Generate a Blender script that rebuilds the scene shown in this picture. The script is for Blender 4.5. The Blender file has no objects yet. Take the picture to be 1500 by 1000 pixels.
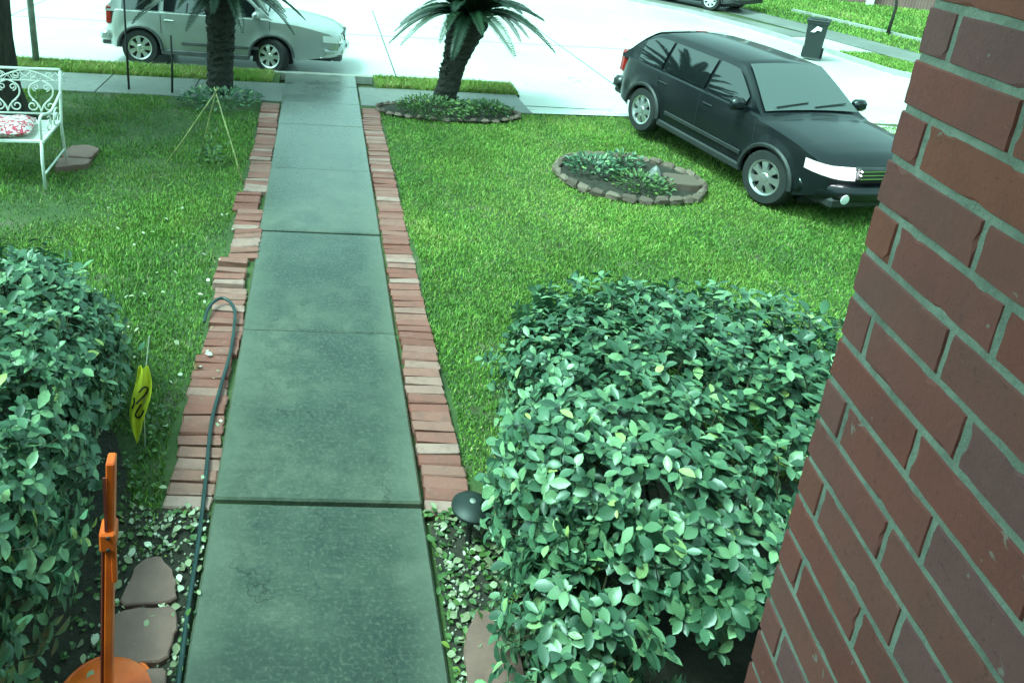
import bpy, math, random
import numpy as np
from mathutils import Vector, Matrix, Euler, Quaternion

S = bpy.context.scene
COL = S.collection
PI = math.pi
rnd = random.Random(7)
npr = np.random.default_rng(11)

# ------------------------------------------------------------------ camera
cam_data = bpy.data.cameras.new('camera')
cam = bpy.data.objects.new('camera', cam_data)
COL.objects.link(cam)
S.camera = cam
CAM_H = 3.56
pitch, yaw, roll, FPX = .2911, .05665, .0655, 1145.0
fw = Vector((math.sin(yaw)*math.cos(pitch), math.cos(yaw)*math.cos(pitch), -math.sin(pitch)))
rt0 = Vector((math.cos(yaw), -math.sin(yaw), 0)); up0 = rt0.cross(fw)
rt = rt0*math.cos(roll) + up0*math.sin(roll)
up = -rt0*math.sin(roll) + up0*math.cos(roll)
cam.matrix_world = Matrix(((rt.x, up.x, -fw.x, 0), (rt.y, up.y, -fw.y, 0), (rt.z, up.z, -fw.z, CAM_H), (0, 0, 0, 1)))
cam_data.sensor_fit = 'HORIZONTAL'
cam_data.sensor_width = 36
cam_data.lens = FPX*36/1500
cam_data.shift_x = (750-518.7)/1500
cam_data.shift_y = (162.7-500)/1500
cam_data.clip_start = .02
cam_data.clip_end = 600

# ------------------------------------------------------------------ sky, sun, exposure
SUN_EL, SUN_AZ = 58, 250
CAST = (0.50, 1.0, 0.90)           # the greenish overcast daylight of this camera
W = bpy.data.worlds.new('World'); S.world = W; W.use_nodes = True
nt = W.node_tree; nt.nodes.clear()
sky = nt.nodes.new('ShaderNodeTexSky'); sky.sky_type = 'NISHITA'; sky.sun_disc = False
sky.sun_elevation = math.radians(SUN_EL); sky.sun_rotation = math.radians(SUN_AZ)
sky.air_density = 1.0; sky.dust_density = 4.0
hs = nt.nodes.new('ShaderNodeHueSaturation'); hs.inputs['Saturation'].default_value = .12
mul = nt.nodes.new('ShaderNodeMix'); mul.data_type = 'RGBA'; mul.blend_type = 'MULTIPLY'
mul.inputs[0].default_value = 1; mul.inputs[7].default_value = (*CAST, 1)
bg = nt.nodes.new('ShaderNodeBackground'); bg.inputs[1].default_value = .15
wo = nt.nodes.new('ShaderNodeOutputWorld')
nt.links.new(sky.outputs[0], hs.inputs['Color']); nt.links.new(hs.outputs[0], mul.inputs[6])
nt.links.new(mul.outputs[2], bg.inputs[0]); nt.links.new(bg.outputs[0], wo.inputs[0])
sun_d = bpy.data.lights.new('sun', 'SUN'); sun_d.energy = 1.4; sun_d.angle = math.radians(14)
sun_d.color = (0.58, 1.0, 0.82)
sun = bpy.data.objects.new('sun', sun_d); COL.objects.link(sun)
el, az = math.radians(SUN_EL), math.radians(SUN_AZ)
sdir = Vector((math.sin(az)*math.cos(el), math.cos(az)*math.cos(el), math.sin(el)))   # towards the sun
sun.rotation_euler = sdir.to_track_quat('Z', 'Y').to_euler()
sun.location = (0, 0, 20)
S.view_settings.view_transform = 'Standard'
S.view_settings.look = 'None'
S.view_settings.exposure = 1.6
S.view_settings.gamma = 1
S.view_settings.use_curve_mapping = False

# ------------------------------------------------------------------ helpers
def tag(o, label=None, cat=None, group=None, kind=None):
    if label: o['label'] = label
    if cat: o['category'] = cat
    if group: o['group'] = group
    if kind: o['kind'] = kind
    return o

def empty(name, loc, rz=0.0, rot=None):
    o = bpy.data.objects.new(name, None); COL.objects.link(o)
    o.empty_display_size = .2
    o.location = loc; o.rotation_euler = rot if rot else (0, 0, rz)
    return o

class MB:
    """collects shapes; build() links them as one mesh object"""
    def __init__(s): s.v = []; s.f = []; s.n = 0
    def add(s, v, f):
        v = np.asarray(v, float).reshape(-1, 3); s.v.append(v)
        s.f += [tuple(i+s.n for i in q) for q in f]; s.n += len(v)
        return s
    def box(s, c, d, rz=0, M=None, bev=0):
        x, y, z = d[0]/2, d[1]/2, d[2]/2
        if bev:
            b = min(bev, x*.9, y*.9, z*.9)
            v = []
            for sx in (-1, 1):
                for sy in (-1, 1):
                    for sz in (-1, 1):
                        v += [(sx*x, sy*(y-b), sz*(z-b)), (sx*(x-b), sy*y, sz*(z-b)), (sx*(x-b), sy*(y-b), sz*z)]
            idx = lambda sx, sy, sz, k: (((sx > 0)*4+(sy > 0)*2+(sz > 0))*3+k)
            f = []
            for sg in (-1, 1):
                f.append([idx(sg, -1, -1, 0), idx(sg, 1, -1, 0), idx(sg, 1, 1, 0), idx(sg, -1, 1, 0)][::sg])
                f.append([idx(-1, sg, -1, 1), idx(-1, sg, 1, 1), idx(1, sg, 1, 1), idx(1, sg, -1, 1)][::sg])
                f.append([idx(-1, -1, sg, 2), idx(1, -1, sg, 2), idx(1, 1, sg, 2), idx(-1, 1, sg, 2)][::sg])
            for a in (-1, 1):
                for c2 in (-1, 1):
                    p = a*c2
                    f.append([idx(a, c2, -1, 0), idx(a, c2, -1, 1), idx(a, c2, 1, 1), idx(a, c2, 1, 0)][::p])
                    f.append([idx(a, -1, c2, 0), idx(a, 1, c2, 0), idx(a, 1, c2, 2), idx(a, -1, c2, 2)][::p])
                    f.append([idx(-1, a, c2, 1), idx(-1, a, c2, 2), idx(1, a, c2, 2), idx(1, a, c2, 1)][::p])
            for sx in (-1, 1):
                for sy in (-1, 1):
                    for sz in (-1, 1):
                        f.append([idx(sx, sy, sz, 0), idx(sx, sy, sz, 1), idx(sx, sy, sz, 2)][::sx*sy*sz])
        else:
            v = [(i*x, j*y, k*z) for i in (-1, 1) for j in (-1, 1) for k in (-1, 1)]
            f = [(0, 1, 3, 2), (4, 6, 7, 5), (0, 4, 5, 1), (2, 3, 7, 6), (0, 2, 6, 4), (1, 5, 7, 3)]
        v = np.array(v)
        if M is None: M = Matrix.Rotation(rz, 3, 'Z')
        v = v @ np.array(M.to_3x3()).T + np.array(c)
        return s.add(v, f)
    def tube(s, pts, r, n=8, caps=True):
        pts = [Vector(p) for p in pts]; m = len(pts)
        rr = r if isinstance(r, (list, tuple)) else [r]*m
        v = []; prev = None
        for i, p in enumerate(pts):
            t = (pts[min(i+1, m-1)]-pts[max(i-1, 0)]).normalized()
            if prev is None:
                a = t.orthogonal().normalized()
            else:
                a = (prev - t*prev.dot(t)).normalized()
            prev = a; b = t.cross(a)
            for k in range(n):
                an = 2*PI*k/n
                v.append(p + (a*math.cos(an)+b*math.sin(an))*rr[i])
        f = []
        for i in range(m-1):
            for k in range(n):
                k2 = (k+1) % n
                f.append((i*n+k, i*n+k2, (i+1)*n+k2, (i+1)*n+k))
        if caps:
            f.append(tuple(range(n))[::-1]); f.append(tuple((m-1)*n+k for k in range(n)))
        return s.add([tuple(q) for q in v], f)
    def lathe(s, prof, n=24, c=(0, 0, 0), M=None, close=False):
        v = []
        for (r, z) in prof:
            for k in range(n):
                a = 2*PI*k/n; v.append((r*math.cos(a), r*math.sin(a), z))
        m = len(prof); f = []
        for i in range(m if close else m-1):
            i2 = (i+1) % m
            for k in range(n):
                k2 = (k+1) % n
                f.append((i*n+k, i*n+k2, i2*n+k2, i2*n+k))
        v = np.array(v)
        if M is not None: v = v @ np.array(M.to_3x3()).T
        return s.add(v+np.array(c), f)
    def prism(s, poly, z0, z1):
        n = len(poly)
        v = [(x, y, z0) for x, y in poly]+[(x, y, z1) for x, y in poly]
        f = [tuple(range(n))[::-1], tuple(range(n, 2*n))]+[(i, (i+1) % n, n+(i+1) % n, n+i) for i in range(n)]
        return s.add(v, f)
    def mesh(s, name):
        me = bpy.data.meshes.new(name)
        v = np.concatenate(s.v) if s.v else np.zeros((0, 3))
        me.from_pydata(v.tolist(), [], s.f); me.update()
        return me
    def build(s, name, mat, parent=None, smooth=False, ang=None):
        me = s.mesh(name)
        if mat: me.materials.append(mat)
        if smooth:
            me.polygons.foreach_set('use_smooth', [True]*len(me.polygons))
            if ang: me.set_sharp_from_angle(angle=math.radians(ang))
        return link(name, me, parent)

def link(name, me, parent=None, M=None):
    o = bpy.data.objects.new(name, me); COL.objects.link(o)
    if parent: o.parent = parent
    if M is not None: o.matrix_local = M
    return o

def fast_mesh(name, verts, tris, mat, attr=None, smooth=False):
    """verts (N,3), tris (M,3) numpy"""
    me = bpy.data.meshes.new(name)
    nv, nf = len(verts), len(tris); k = tris.shape[1]
    me.vertices.add(nv); me.vertices.foreach_set('co', verts.astype(np.float32).ravel())
    me.loops.add(nf*k); me.loops.foreach_set('vertex_index', tris.astype(np.int32).ravel())
    me.polygons.add(nf); me.polygons.foreach_set('loop_start', np.arange(0, nf*k, k, dtype=np.int32))
    if smooth: me.polygons.foreach_set('use_smooth', np.ones(nf, bool))
    me.update(calc_edges=True)
    if attr is not None:
        a = me.attributes.new('tone', 'FLOAT', 'POINT'); a.data.foreach_set('value', attr.astype(np.float32))
    me.materials.append(mat)
    return me

# ------------------------------------------------------------------ materials
class NT:
    def __init__(s, name):
        s.m = bpy.data.materials.new(name); s.m.use_nodes = True
        s.t = s.m.node_tree; s.n = s.t.nodes; s.b = s.n['Principled BSDF']
        s.co = None
    def l(s, a, b): s.t.links.new(a, b)
    def coord(s, kind='Object'):
        if kind == 'Object':
            if s.co is None:
                tc = s.n.new('ShaderNodeTexCoord'); oi = s.n.new('ShaderNodeObjectInfo')
                ml = s.n.new('ShaderNodeVectorMath'); ml.operation = 'MULTIPLY_ADD'; ml.inputs[1].default_value = (37, 53, 71)
                s.l(oi.outputs['Random'], ml.inputs[0]); s.l(tc.outputs['Object'], ml.inputs[2]); s.co = ml.outputs[0]
            return s.co
        return s.n.new('ShaderNodeTexCoord').outputs[kind]
    def noise(s, scale, detail=4, rough=.6, vec=None, dist=0, stretch=None, kind='Object'):
        n = s.n.new('ShaderNodeTexNoise'); n.inputs['Scale'].default_value = scale
        n.inputs['Detail'].default_value = detail; n.inputs['Roughness'].default_value = rough
        n.inputs['Distortion'].default_value = dist
        v = vec or s.coord(kind)
        if stretch:
            mp = s.n.new('ShaderNodeMapping'); mp.inputs['Scale'].default_value = stretch
            s.l(v, mp.inputs[0]); v = mp.outputs[0]
        s.l(v, n.inputs['Vector'])
        return n.outputs['Fac']
    def ramp(s, fac, stops):
        r = s.n.new('ShaderNodeValToRGB'); e = r.color_ramp.elements
        while len(e) < len(stops): e.new(.5)
        for q, (p, c) in zip(e, stops):
            q.position = p; q.color = (*c, 1) if len(c) == 3 else c
        s.l(fac, r.inputs[0]); return r.outputs[0]
    def mix(s, fac, a, b, mode='MIX'):
        m = s.n.new('ShaderNodeMix'); m.data_type = 'RGBA'; m.blend_type = mode
        for q, i in ((fac, 0), (a, 6), (b, 7)):
            if isinstance(q, (int, float)): m.inputs[i].default_value = q
            elif isinstance(q, tuple): m.inputs[i].default_value = (*q, 1)
            else: s.l(q, m.inputs[i])
        return m.outputs[2]
    def maprange(s, v, a, b, c, d):
        m = s.n.new('ShaderNodeMapRange')
        for i, q in enumerate((a, b, c, d)): m.inputs[i+1].default_value = q
        s.l(v, m.inputs[0]); return m.outputs[0]
    def attr(s, name):
        a = s.n.new('ShaderNodeAttribute'); a.attribute_name = name; return a.outputs['Fac']
    def rand(s):
        o = s.n.new('ShaderNodeObjectInfo'); return o.outputs['Random']
    def bump(s, h, strength=.3, dist=.01):
        b = s.n.new('ShaderNodeBump'); b.inputs['Strength'].default_value = strength; b.inputs['Distance'].default_value = dist
        s.l(h, b.inputs['Height']); s.l(b.outputs[0], s.b.inputs['Normal']); return s
    def col(s, c):
        if isinstance(c, tuple): s.b.inputs['Base Color'].default_value = (*c, 1)
        else: s.l(c, s.b.inputs['Base Color'])
        return s
    def rough(s, r):
        if isinstance(r, (int, float)): s.b.inputs['Roughness'].default_value = r
        else: s.l(r, s.b.inputs['Roughness'])
        return s
    def set(s, **k):
        for q, v in k.items(): s.b.inputs[q.replace('_', ' ')].default_value = v
        return s

def simple(name, c, r=.5, metal=0, var=.25, scale=6, bump=0, coat=0):
    t = NT(name)
    d = tuple(x*(1-var) for x in c); l = tuple(min(1, x*(1+var)) for x in c)
    t.col(t.ramp(t.noise(scale, 5), [(.3, d), (.7, l)])).rough(r).set(Metallic=metal)
    if coat: t.set(Coat_Weight=coat, Coat_Roughness=.05)
    if bump: t.bump(t.noise(scale*12, 4), bump, .004)
    return t.m

M = {}
# walkway concrete: grey with broom marks, green algae, wet
t = NT('walkway_concrete')
big = t.noise(1.1, 5, .65); fine = t.noise(42, 5, .7); mid = t.noise(5, 6, .7, dist=.6)
c = t.ramp(big, [(.36, (.016, .028, .022)), (.5, (.044, .056, .043)), (.64, (.098, .104, .076))])
c = t.mix(t.maprange(mid, .44, .66, 0, .8), c, (.026, .042, .029))
c = t.mix(t.maprange(fine, .50, .68, 0, .55), c, (.135, .145, .105))
c = t.mix(t.maprange(t.noise(9, 6, .75), .55, .70, 0, .7), c, (.016, .026, .020))
c = t.mix(t.maprange(t.noise(1, 5, .75, stretch=(5, 60, 5)), .55, .72, 0, .45), c, (.12, .13, .095))
def cracks(t, c, scale, w, dark, seed=0):
    n_ = t.noise(scale, 5, .55, dist=.4)
    a_ = t.n.new('ShaderNodeMath'); a_.operation = 'SUBTRACT'; t.l(n_, a_.inputs[0]); a_.inputs[1].default_value = .5
    b_ = t.n.new('ShaderNodeMath'); b_.operation = 'ABSOLUTE'; t.l(a_.outputs[0], b_.inputs[0])
    f1 = t.maprange(b_.outputs[0], 0, w, 1, 0); f2 = t.maprange(t.noise(scale*.8+.3, 2), .54, .60, 0, 1)
    m_ = t.n.new('ShaderNodeMath'); m_.operation = 'MULTIPLY'; t.l(f1, m_.inputs[0]); t.l(f2, m_.inputs[1])
    return t.mix(m_.outputs[0], c, dark)
c = cracks(t, c, 1.3, .005, (.012, .016, .012))
# paler worn margins along both long edges
gx = t.n.new('ShaderNodeTexCoord'); sp = t.n.new('ShaderNodeSeparateXYZ'); t.l(gx.outputs['Generated'], sp.inputs[0])
ab = t.n.new('ShaderNodeMath'); ab.operation = 'SUBTRACT'; t.l(sp.outputs[0], ab.inputs[0]); ab.inputs[1].default_value = .5
ab2 = t.n.new('ShaderNodeMath'); ab2.operation = 'ABSOLUTE'; t.l(ab.outputs[0], ab2.inputs[0])
wob = t.n.new('ShaderNodeMath'); wob.operation = 'MULTIPLY_ADD'; t.l(t.noise(3, 5, .7), wob.inputs[0]); wob.inputs[1].default_value = .22; t.l(ab2.outputs[0], wob.inputs[2])
c = t.mix(t.maprange(t.noise(75, 4, .8), .50, .66, 0, .5), c, (.022, .032, .024))
c = t.mix(t.maprange(wob.outputs[0], .44, .62, 0, .65), c, (.110, .122, .090))
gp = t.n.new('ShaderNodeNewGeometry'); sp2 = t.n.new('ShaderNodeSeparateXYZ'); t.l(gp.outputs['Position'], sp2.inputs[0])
c = t.mix(t.maprange(sp2.outputs[1], 6.5, 12.5, 0, .75), c, t.ramp(big, [(.3, (.115, .125, .12)), (.7, (.23, .235, .22))]))  # paler, less mossy towards the road; far sky sheen painted into the colour
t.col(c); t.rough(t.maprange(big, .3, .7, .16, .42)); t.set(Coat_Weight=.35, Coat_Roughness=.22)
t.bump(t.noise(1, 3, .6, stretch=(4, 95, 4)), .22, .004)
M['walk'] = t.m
t = NT('road_concrete')
c = t.ramp(t.noise(.35, 6, .65), [(.3, (.46, .46, .44)), (.7, (.62, .62, .59))])
c = t.mix(t.maprange(t.noise(3, 6, .7), .55, .8, 0, .3), c, (.36, .36, .34))
c = cracks(t, c, .5, .004, (.12, .12, .11))
t.col(c).rough(.4).bump(t.noise(60, 4), .15, .004); M['road'] = t.m
t = NT('sidewalk_concrete')
c = t.ramp(t.noise(.9, 6, .65), [(.3, (.14, .145, .14)), (.7, (.23, .23, .215))])
c = t.mix(t.maprange(t.noise(7, 6, .7), .5, .75, 0, .5), c, (.085, .095, .085))
c = cracks(t, c, 1.0, .006, (.03, .035, .03))
t.col(c).rough(.45).bump(t.noise(50, 4), .2, .004); M['sidewalk'] = t.m
t = NT('kerb_concrete')
t.col(t.ramp(t.noise(3, 6, .7), [(.3, (.25, .25, .23)), (.7, (.42, .42, .39))])).rough(.7).bump(t.noise(60), .3, .004); M['kerb'] = t.m
t = NT('lawn_soil')
c = t.ramp(t.noise(2.2, 6, .7), [(.3, (.032, .056, .018)), (.54, (.055, .090, .026)), (.66, (.105, .092, .060))])
t.col(c).rough(.95).bump(t.noise(30, 5), .6, .02); M['soil'] = t.m
t = NT('bed_soil')
t.col(t.ramp(t.noise(6, 6, .75), [(.3, (.018, .016, .012)), (.7, (.05, .042, .03))])).rough(.95).bump(t.noise(25, 6), .8, .03); M['bed'] = t.m
t = NT('grass_blades')
c = t.ramp(t.attr('tone'), [(0, (.035, .070, .014)), (.42, (.112, .235, .042)), (.78, (.215, .385, .064)), (.92, (.36, .45, .10)), (1, (.42, .36, .17))])
c = t.mix(t.maprange(t.noise(.9, 4, .6), .45, .7, 0, .5), c, (.14, .185, .035))
t.col(c).rough(.5).set(Specular_IOR_Level=.3); M['grass'] = t.m
def leafmat(name, a, b, c3, r=.3):
    t = NT(name)
    v = t.rand()
    vt = t.attr('tone')
    s = t.n.new('ShaderNodeMath'); s.operation = 'ADD'; t.l(v, s.inputs[0]); t.l(vt, s.inputs[1])
    fr = t.n.new('ShaderNodeMath'); fr.operation = 'FRACT'; t.l(s.outputs[0], fr.inputs[0])
    c = t.ramp(fr.outputs[0], [(0, a), (.55, b), (.93, c3), (.97, tuple(x*1.5 for x in c3)), (1, (c3[0]*2.2, c3[1]*1.5, c3[2]*.8))])
    c = t.mix(t.maprange(t.noise(60, 3), .4, .7, 0, .3), c, tuple(x*.6 for x in a))
    geo = t.n.new('ShaderNodeNewGeometry')
    c = t.mix(geo.outputs['Backfacing'], c, tuple(min(1, x*1.5+.03) for x in b))
    t.col(c).rough(r).set(Specular_IOR_Level=.55)
    t.b.inputs['Transmission Weight'].default_value = 0
    return t.m
M['leaf'] = leafmat('shrub_leaf', (.026, .066, .038), (.066, .150, .080), (.18, .30, .15), .38)
M['tree_leaf'] = leafmat('tree_leaf', (.02, .05, .012), (.045, .09, .02), (.07, .13, .03), .5)
M['bed_leaf'] = leafmat('bed_leaf', (.03, .07, .02), (.06, .13, .03), (.12, .2, .05), .5)
M['litter'] = leafmat('litter_leaf', (.20, .20, .11), (.34, .36, .22), (.62, .62, .50), .6)
t = NT('palm_frond')
t.col(t.ramp(t.rand(), [(0, (.006, .022, .012)), (1, (.018, .046, .020))])).rough(.38); M['frond'] = t.m
t = NT('palm_bark')
t.col(t.ramp(t.noise(18, 5, .7), [(.3, (.012, .012, .010)), (.7, (.042, .038, .030))])).rough(.9).bump(t.noise(30), .6, .02); M['palm_bark'] = t.m
t = NT('tree_bark')
t.col(t.ramp(t.noise(8, 6, .7, stretch=(3, 3, .5)), [(.3, (.018, .016, .012)), (.7, (.075, .065, .05))])).rough(.95).bump(t.noise(9, 6, .7, stretch=(4, 4, .6)), 1, .04); M['bark'] = t.m
M['twig'] = simple('twig', (.07, .06, .035), .8)
# bricks
t = NT('wall_brick')
c = t.ramp(t.rand(), [(0, (.31, .080, .070)), (.3, (.39, .095, .082)), (.55, (.34, .105, .100)), (.8, (.41, .105, .075)), (.93, (.32, .105, .115)), (1, (.32, .125, .122))])
c = t.mix(t.maprange(t.noise(14, 5, .7), .45, .75, 0, .45), c, (.20, .070, .072))
c = t.mix(t.maprange(t.noise(120, 3), .6, .75, 0, .5), c, (.09, .042, .042))
c = t.mix(t.maprange(t.noise(4, 5, .7), .5, .72, 0, .4), c, (.22, .11, .105))
c = t.mix(t.maprange(t.noise(30, 4, .5, dist=1.5), .70, .74, 0, .6), c, (.42, .38, .34))
t.col(c).rough(.82).bump(t.noise(90, 5, .7), .5, .003); M['brick'] = t.m
t = NT('mortar')
c = t.ramp(t.noise(16, 6, .7), [(.3, (.24, .25, .215)), (.5, (.36, .37, .32)), (.72, (.50, .51, .44))])
t.col(c).rough(.95).bump(t.noise(70, 5, .7), .9, .006); M['mortar'] = t.m
t = NT('edging_brick')
c = t.ramp(t.rand(), [(0, (.20, .052, .040)), (.35, (.27, .085, .070)), (.75, (.29, .12, .10)), (1, (.38, .21, .19))])
c = t.mix(t.maprange(t.noise(9, 6, .7), .45, .75, 0, .6), c, (.13, .062, .052))
c = t.mix(t.maprange(t.noise(22, 5, .75), .58, .75, 0, .5), c, (.40, .28, .25))
t.col(c).rough(.5).bump(t.noise(50, 5, .7), .5, .006); M['edge'] = t.m
t = NT('flagstone')
c = t.ramp(t.noise(5, 6, .7), [(.3, (.165, .080, .070)), (.7, (.26, .135, .118))])
t.col(c).rough(.6).bump(t.noise(35, 5, .7), .4, .006); M['flag'] = t.m
t = NT('edging_stone')
t.col(t.ramp(t.rand(), [(0, (.09, .055, .045)), (1, (.22, .15, .12))])).rough(.8).bump(t.noise(30, 5, .7), .6, .01); M['stone'] = t.m
t = NT('pebble')
t.col(t.ramp(t.attr('tone'), [(0, (.12, .12, .09)), (.6, (.30, .31, .22)), (1, (.65, .65, .55))])).rough(.7); M['pebble'] = t.m
M['white_iron'] = simple('white_iron', (.74, .74, .70), .4, var=.08)
t = NT('floral_cloth')
c = t.mix(t.maprange(t.noise(17, 2, .5, dist=1.2), .5, .54, 0, 1), (.78, .70, .70), (.55, .07, .12))
c = t.mix(t.maprange(t.noise(23, 2, .5, dist=.5, kind='Generated'), .60, .63, 0, 1), c, (.16, .14, .16))
t.col(c).rough(.9).bump(t.noise(140), .2, .002); M['cloth'] = t.m
t = NT('hose')
t.col(t.ramp(t.noise(7), [(.3, (.012, .028, .032)), (.7, (.024, .052, .054))])).rough(.35); M['hose'] = t.m
M['bamboo'] = simple('bamboo', (.26, .27, .10), .5, var=.45, scale=9)
M['dark_metal'] = simple('dark_metal', (.035, .035, .033), .5, .3)
M['galv'] = simple('weathered_post', (.26, .28, .25), .6, .2, var=.35)
t = NT('orange_paint')
c = t.ramp(t.noise(6, 5, .6), [(.3, (.62, .075, .010)), (.7, (.86, .15, .015))])
c = t.mix(t.maprange(t.noise(16, 6, .7), .64, .8, 0, .6), c, (.32, .05, .015))
t.col(c).rough(.35).bump(t.noise(40), .12, .003); M['orange'] = t.m
M['rust'] = simple('red_rust', (.20, .03, .02), .6)
M['yellow'] = simple('yellow_plastic', (.92, .90, .07), .5, var=.06, scale=20)
M['black'] = simple('black_print', (.02, .02, .02), .6)
M['pale_wire'] = simple('pale_wire', (.62, .62, .55), .5)
M['rubber'] = simple('rubber', (.020, .020, .021), .8, bump=.2)
t = NT('silver_paint'); t.col(t.ramp(t.noise(2), [(.3, (.42, .44, .43)), (.7, (.48, .50, .49))])).rough(.3).set(Metallic=.55, Coat_Weight=.6, Coat_Roughness=.06); M['silver'] = t.m
t = NT('dark_paint'); t.col(t.ramp(t.noise(2), [(.3, (.008, .010, .013)), (.7, (.014, .016, .020))])).rough(.3).set(Metallic=.1, Specular_IOR_Level=.35, Coat_Weight=.35, Coat_Roughness=.06); M['dark_paint'] = t.m
t = NT('maroon_paint'); t.col((.03, .03, .034)).rough(.35).set(Coat_Weight=.8); M['dark_paint2'] = t.m
t = NT('car_glass'); t.col((.010, .013, .014)).rough(.05).set(Specular_IOR_Level=.9, Coat_Weight=1.0, Coat_Roughness=.02); M['glass'] = t.m
t = NT('windscreen_glass'); t.col((.10, .12, .12)).rough(.1).set(Metallic=.22, Coat_Weight=1.0, Coat_Roughness=.03); M['screen'] = t.m
M['trim'] = simple('black_trim', (.025, .026, .027), .55)
M['grey_trim'] = simple('grey_cladding', (.075, .078, .08), .55)
M['alloy'] = simple('alloy', (.72, .72, .72), .28, .9, var=.05)
M['chrome'] = simple('chrome', (.8, .8, .8), .12, 1, var=.03)
t = NT('lamp_lens'); t.col((.75, .76, .76)).rough(.08).set(Coat_Weight=1); M['lens'] = t.m
t = NT('lit_lamp'); t.col((.45, .46, .46)).rough(.1); t.b.inputs['Emission Color'].default_value = (.93, 1, 1, 1); t.b.inputs['Emission Strength'].default_value = .28; M['lit'] = t.m
t = NT('lit_bulb'); t.col((.9, .9, .9)); t.b.inputs['Emission Color'].default_value = (.95, 1, 1, 1); t.b.inputs['Emission Strength'].default_value = 14; M['bulb'] = t.m
M['red_lens'] = simple('red_lens', (.35, .012, .012), .15, coat=1)
M['amber'] = simple('amber_lens', (.6, .22, .02), .15, coat=1)
M['bin'] = simple('bin_plastic', (.010, .017, .016), .5, bump=.1)
M['white'] = simple('white_paint', (.78, .78, .75), .5, var=.06)
M['plate'] = simple('plate_white', (.75, .75, .74), .4, var=.05)
t = NT('far_brick')
bk = t.n.new('ShaderNodeTexBrick'); bk.inputs['Scale'].default_value = 5; bk.inputs['Color1'].default_value = (.26, .13, .12, 1); bk.inputs['Color2'].default_value = (.20, .10, .095, 1); bk.inputs['Mortar'].default_value = (.35, .3, .28, 1)
t.l(t.coord('Object'), bk.inputs['Vector']); t.col(bk.outputs[0]).rough(.9); M['far_brick'] = t.m
M['roof'] = simple('roof_shingle', (.10, .095, .09), .9)
M['soffit'] = simple('soffit', (.55, .54, .50), .7, var=.08)

# ------------------------------------------------------------------ setting: ground, yard, road, pavements
def sheet(name, poly, z, mat, kind='structure', sub=0):
    mb = MB(); mb.add([(x, y, z) for x, y in poly], [tuple(range(len(poly)))])
    return tag(mb.build(name, mat), kind=kind)

sheet('ground', [(-200, -120), (250, -120), (250, 300), (-200, 300)], -.16, M['soil'])
# own front yard: gently bumpy lawn bed
nx, ny = 150, 110
X, Y = np.meshgrid(np.linspace(-16, 24, nx), np.linspace(-8, 12.75, ny), indexing='ij')
def lawn_z(x, y):
    return (.018*np.sin(x*1.3+.4)*np.sin(y*1.1)+.014*np.sin(x*3.1+y*2.3))*np.clip((12.3-y)/1.2, 0, 1)-.02
V = np.stack([X, Y, lawn_z(X, Y)], -1).reshape(-1, 3)
i, j = np.meshgrid(np.arange(nx-1), np.arange(ny-1), indexing='ij'); a = (i*ny+j).ravel()
T = np.stack([a, a+ny, a+ny+1, a+1], 1)
tag(link('lawn_ground', fast_mesh('lawn_ground', V, T, M['soil'], smooth=True)), kind='structure')
# road with its far side bending towards us on the right
far = [(-40, 27.5), (6.0, 29.0), (10.6, 28.6), (12.4, 25.6), (13.1, 22.8), (13.3, 21.3), (13.5, 19.6), (13.6, 17.6), (14.4, 15.2), (17, 11.5), (24, 6)]
near = [(-40, 14.22), (3.9, 14.22), (10.4, 14.0), (13.0, 12.0), (17.5, 7.5), (22, 3)]
sheet('road', far[::-1]+near, -.10, M['road'])
rdj = MB()
for k in range(9):
    xx = -16+k*4.4; rdj.box((xx, 18.3 if xx < 8 else 17.4, -.0975), (.022, 8.1 if xx < 8 else 6, .003))
rdj.box((-6, 18.6, -.0985), (30, .03, .003))
tag(rdj.build('road_joints', M['trim'], bpy.data.objects['road']), kind='stuff')
# kerbs
def strip(name, line, w, z0, z1, mat, parent=None):
    mb = MB(); L = [Vector((x, y, 0)) for x, y in line]; n = len(L); vv = []
    for k, p in enumerate(L):
        d = (L[min(k+1, n-1)]-L[max(k-1, 0)]).normalized(); nn = Vector((-d.y, d.x, 0))*w/2
        vv += [(p.x+nn.x, p.y+nn.y, z0), (p.x+nn.x, p.y+nn.y, z1), (p.x-nn.x, p.y-nn.y, z1), (p.x-nn.x, p.y-nn.y, z0)]
    ff = []
    for k in range(n-1):
        for q in range(3): ff.append((k*4+q, k*4+q+1, k*4+q+5, k*4+q+4))
    ff += [(0, 1, 2, 3), tuple((n-1)*4+q for q in (3, 2, 1, 0))]
    mb.add(vv, ff); return mb.build(name, mat, parent)
tag(strip('near_kerb', [(-40, 14.16), (3.75, 14.16)], .14, -.14, .004, M['kerb']), kind='structure')
tag(strip('far_kerb', far, .15, -.14, .0, M['kerb']), kind='structure')
# verge soil between pavement and road
mb = MB(); mb.box((-20.3, 13.72, -.085), (39.4, .74, .16)); mb.box((2.4, 13.72, -.085), (2.6, .74, .16))
tag(mb.build('verge_ground', M['soil']), kind='structure')
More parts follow.
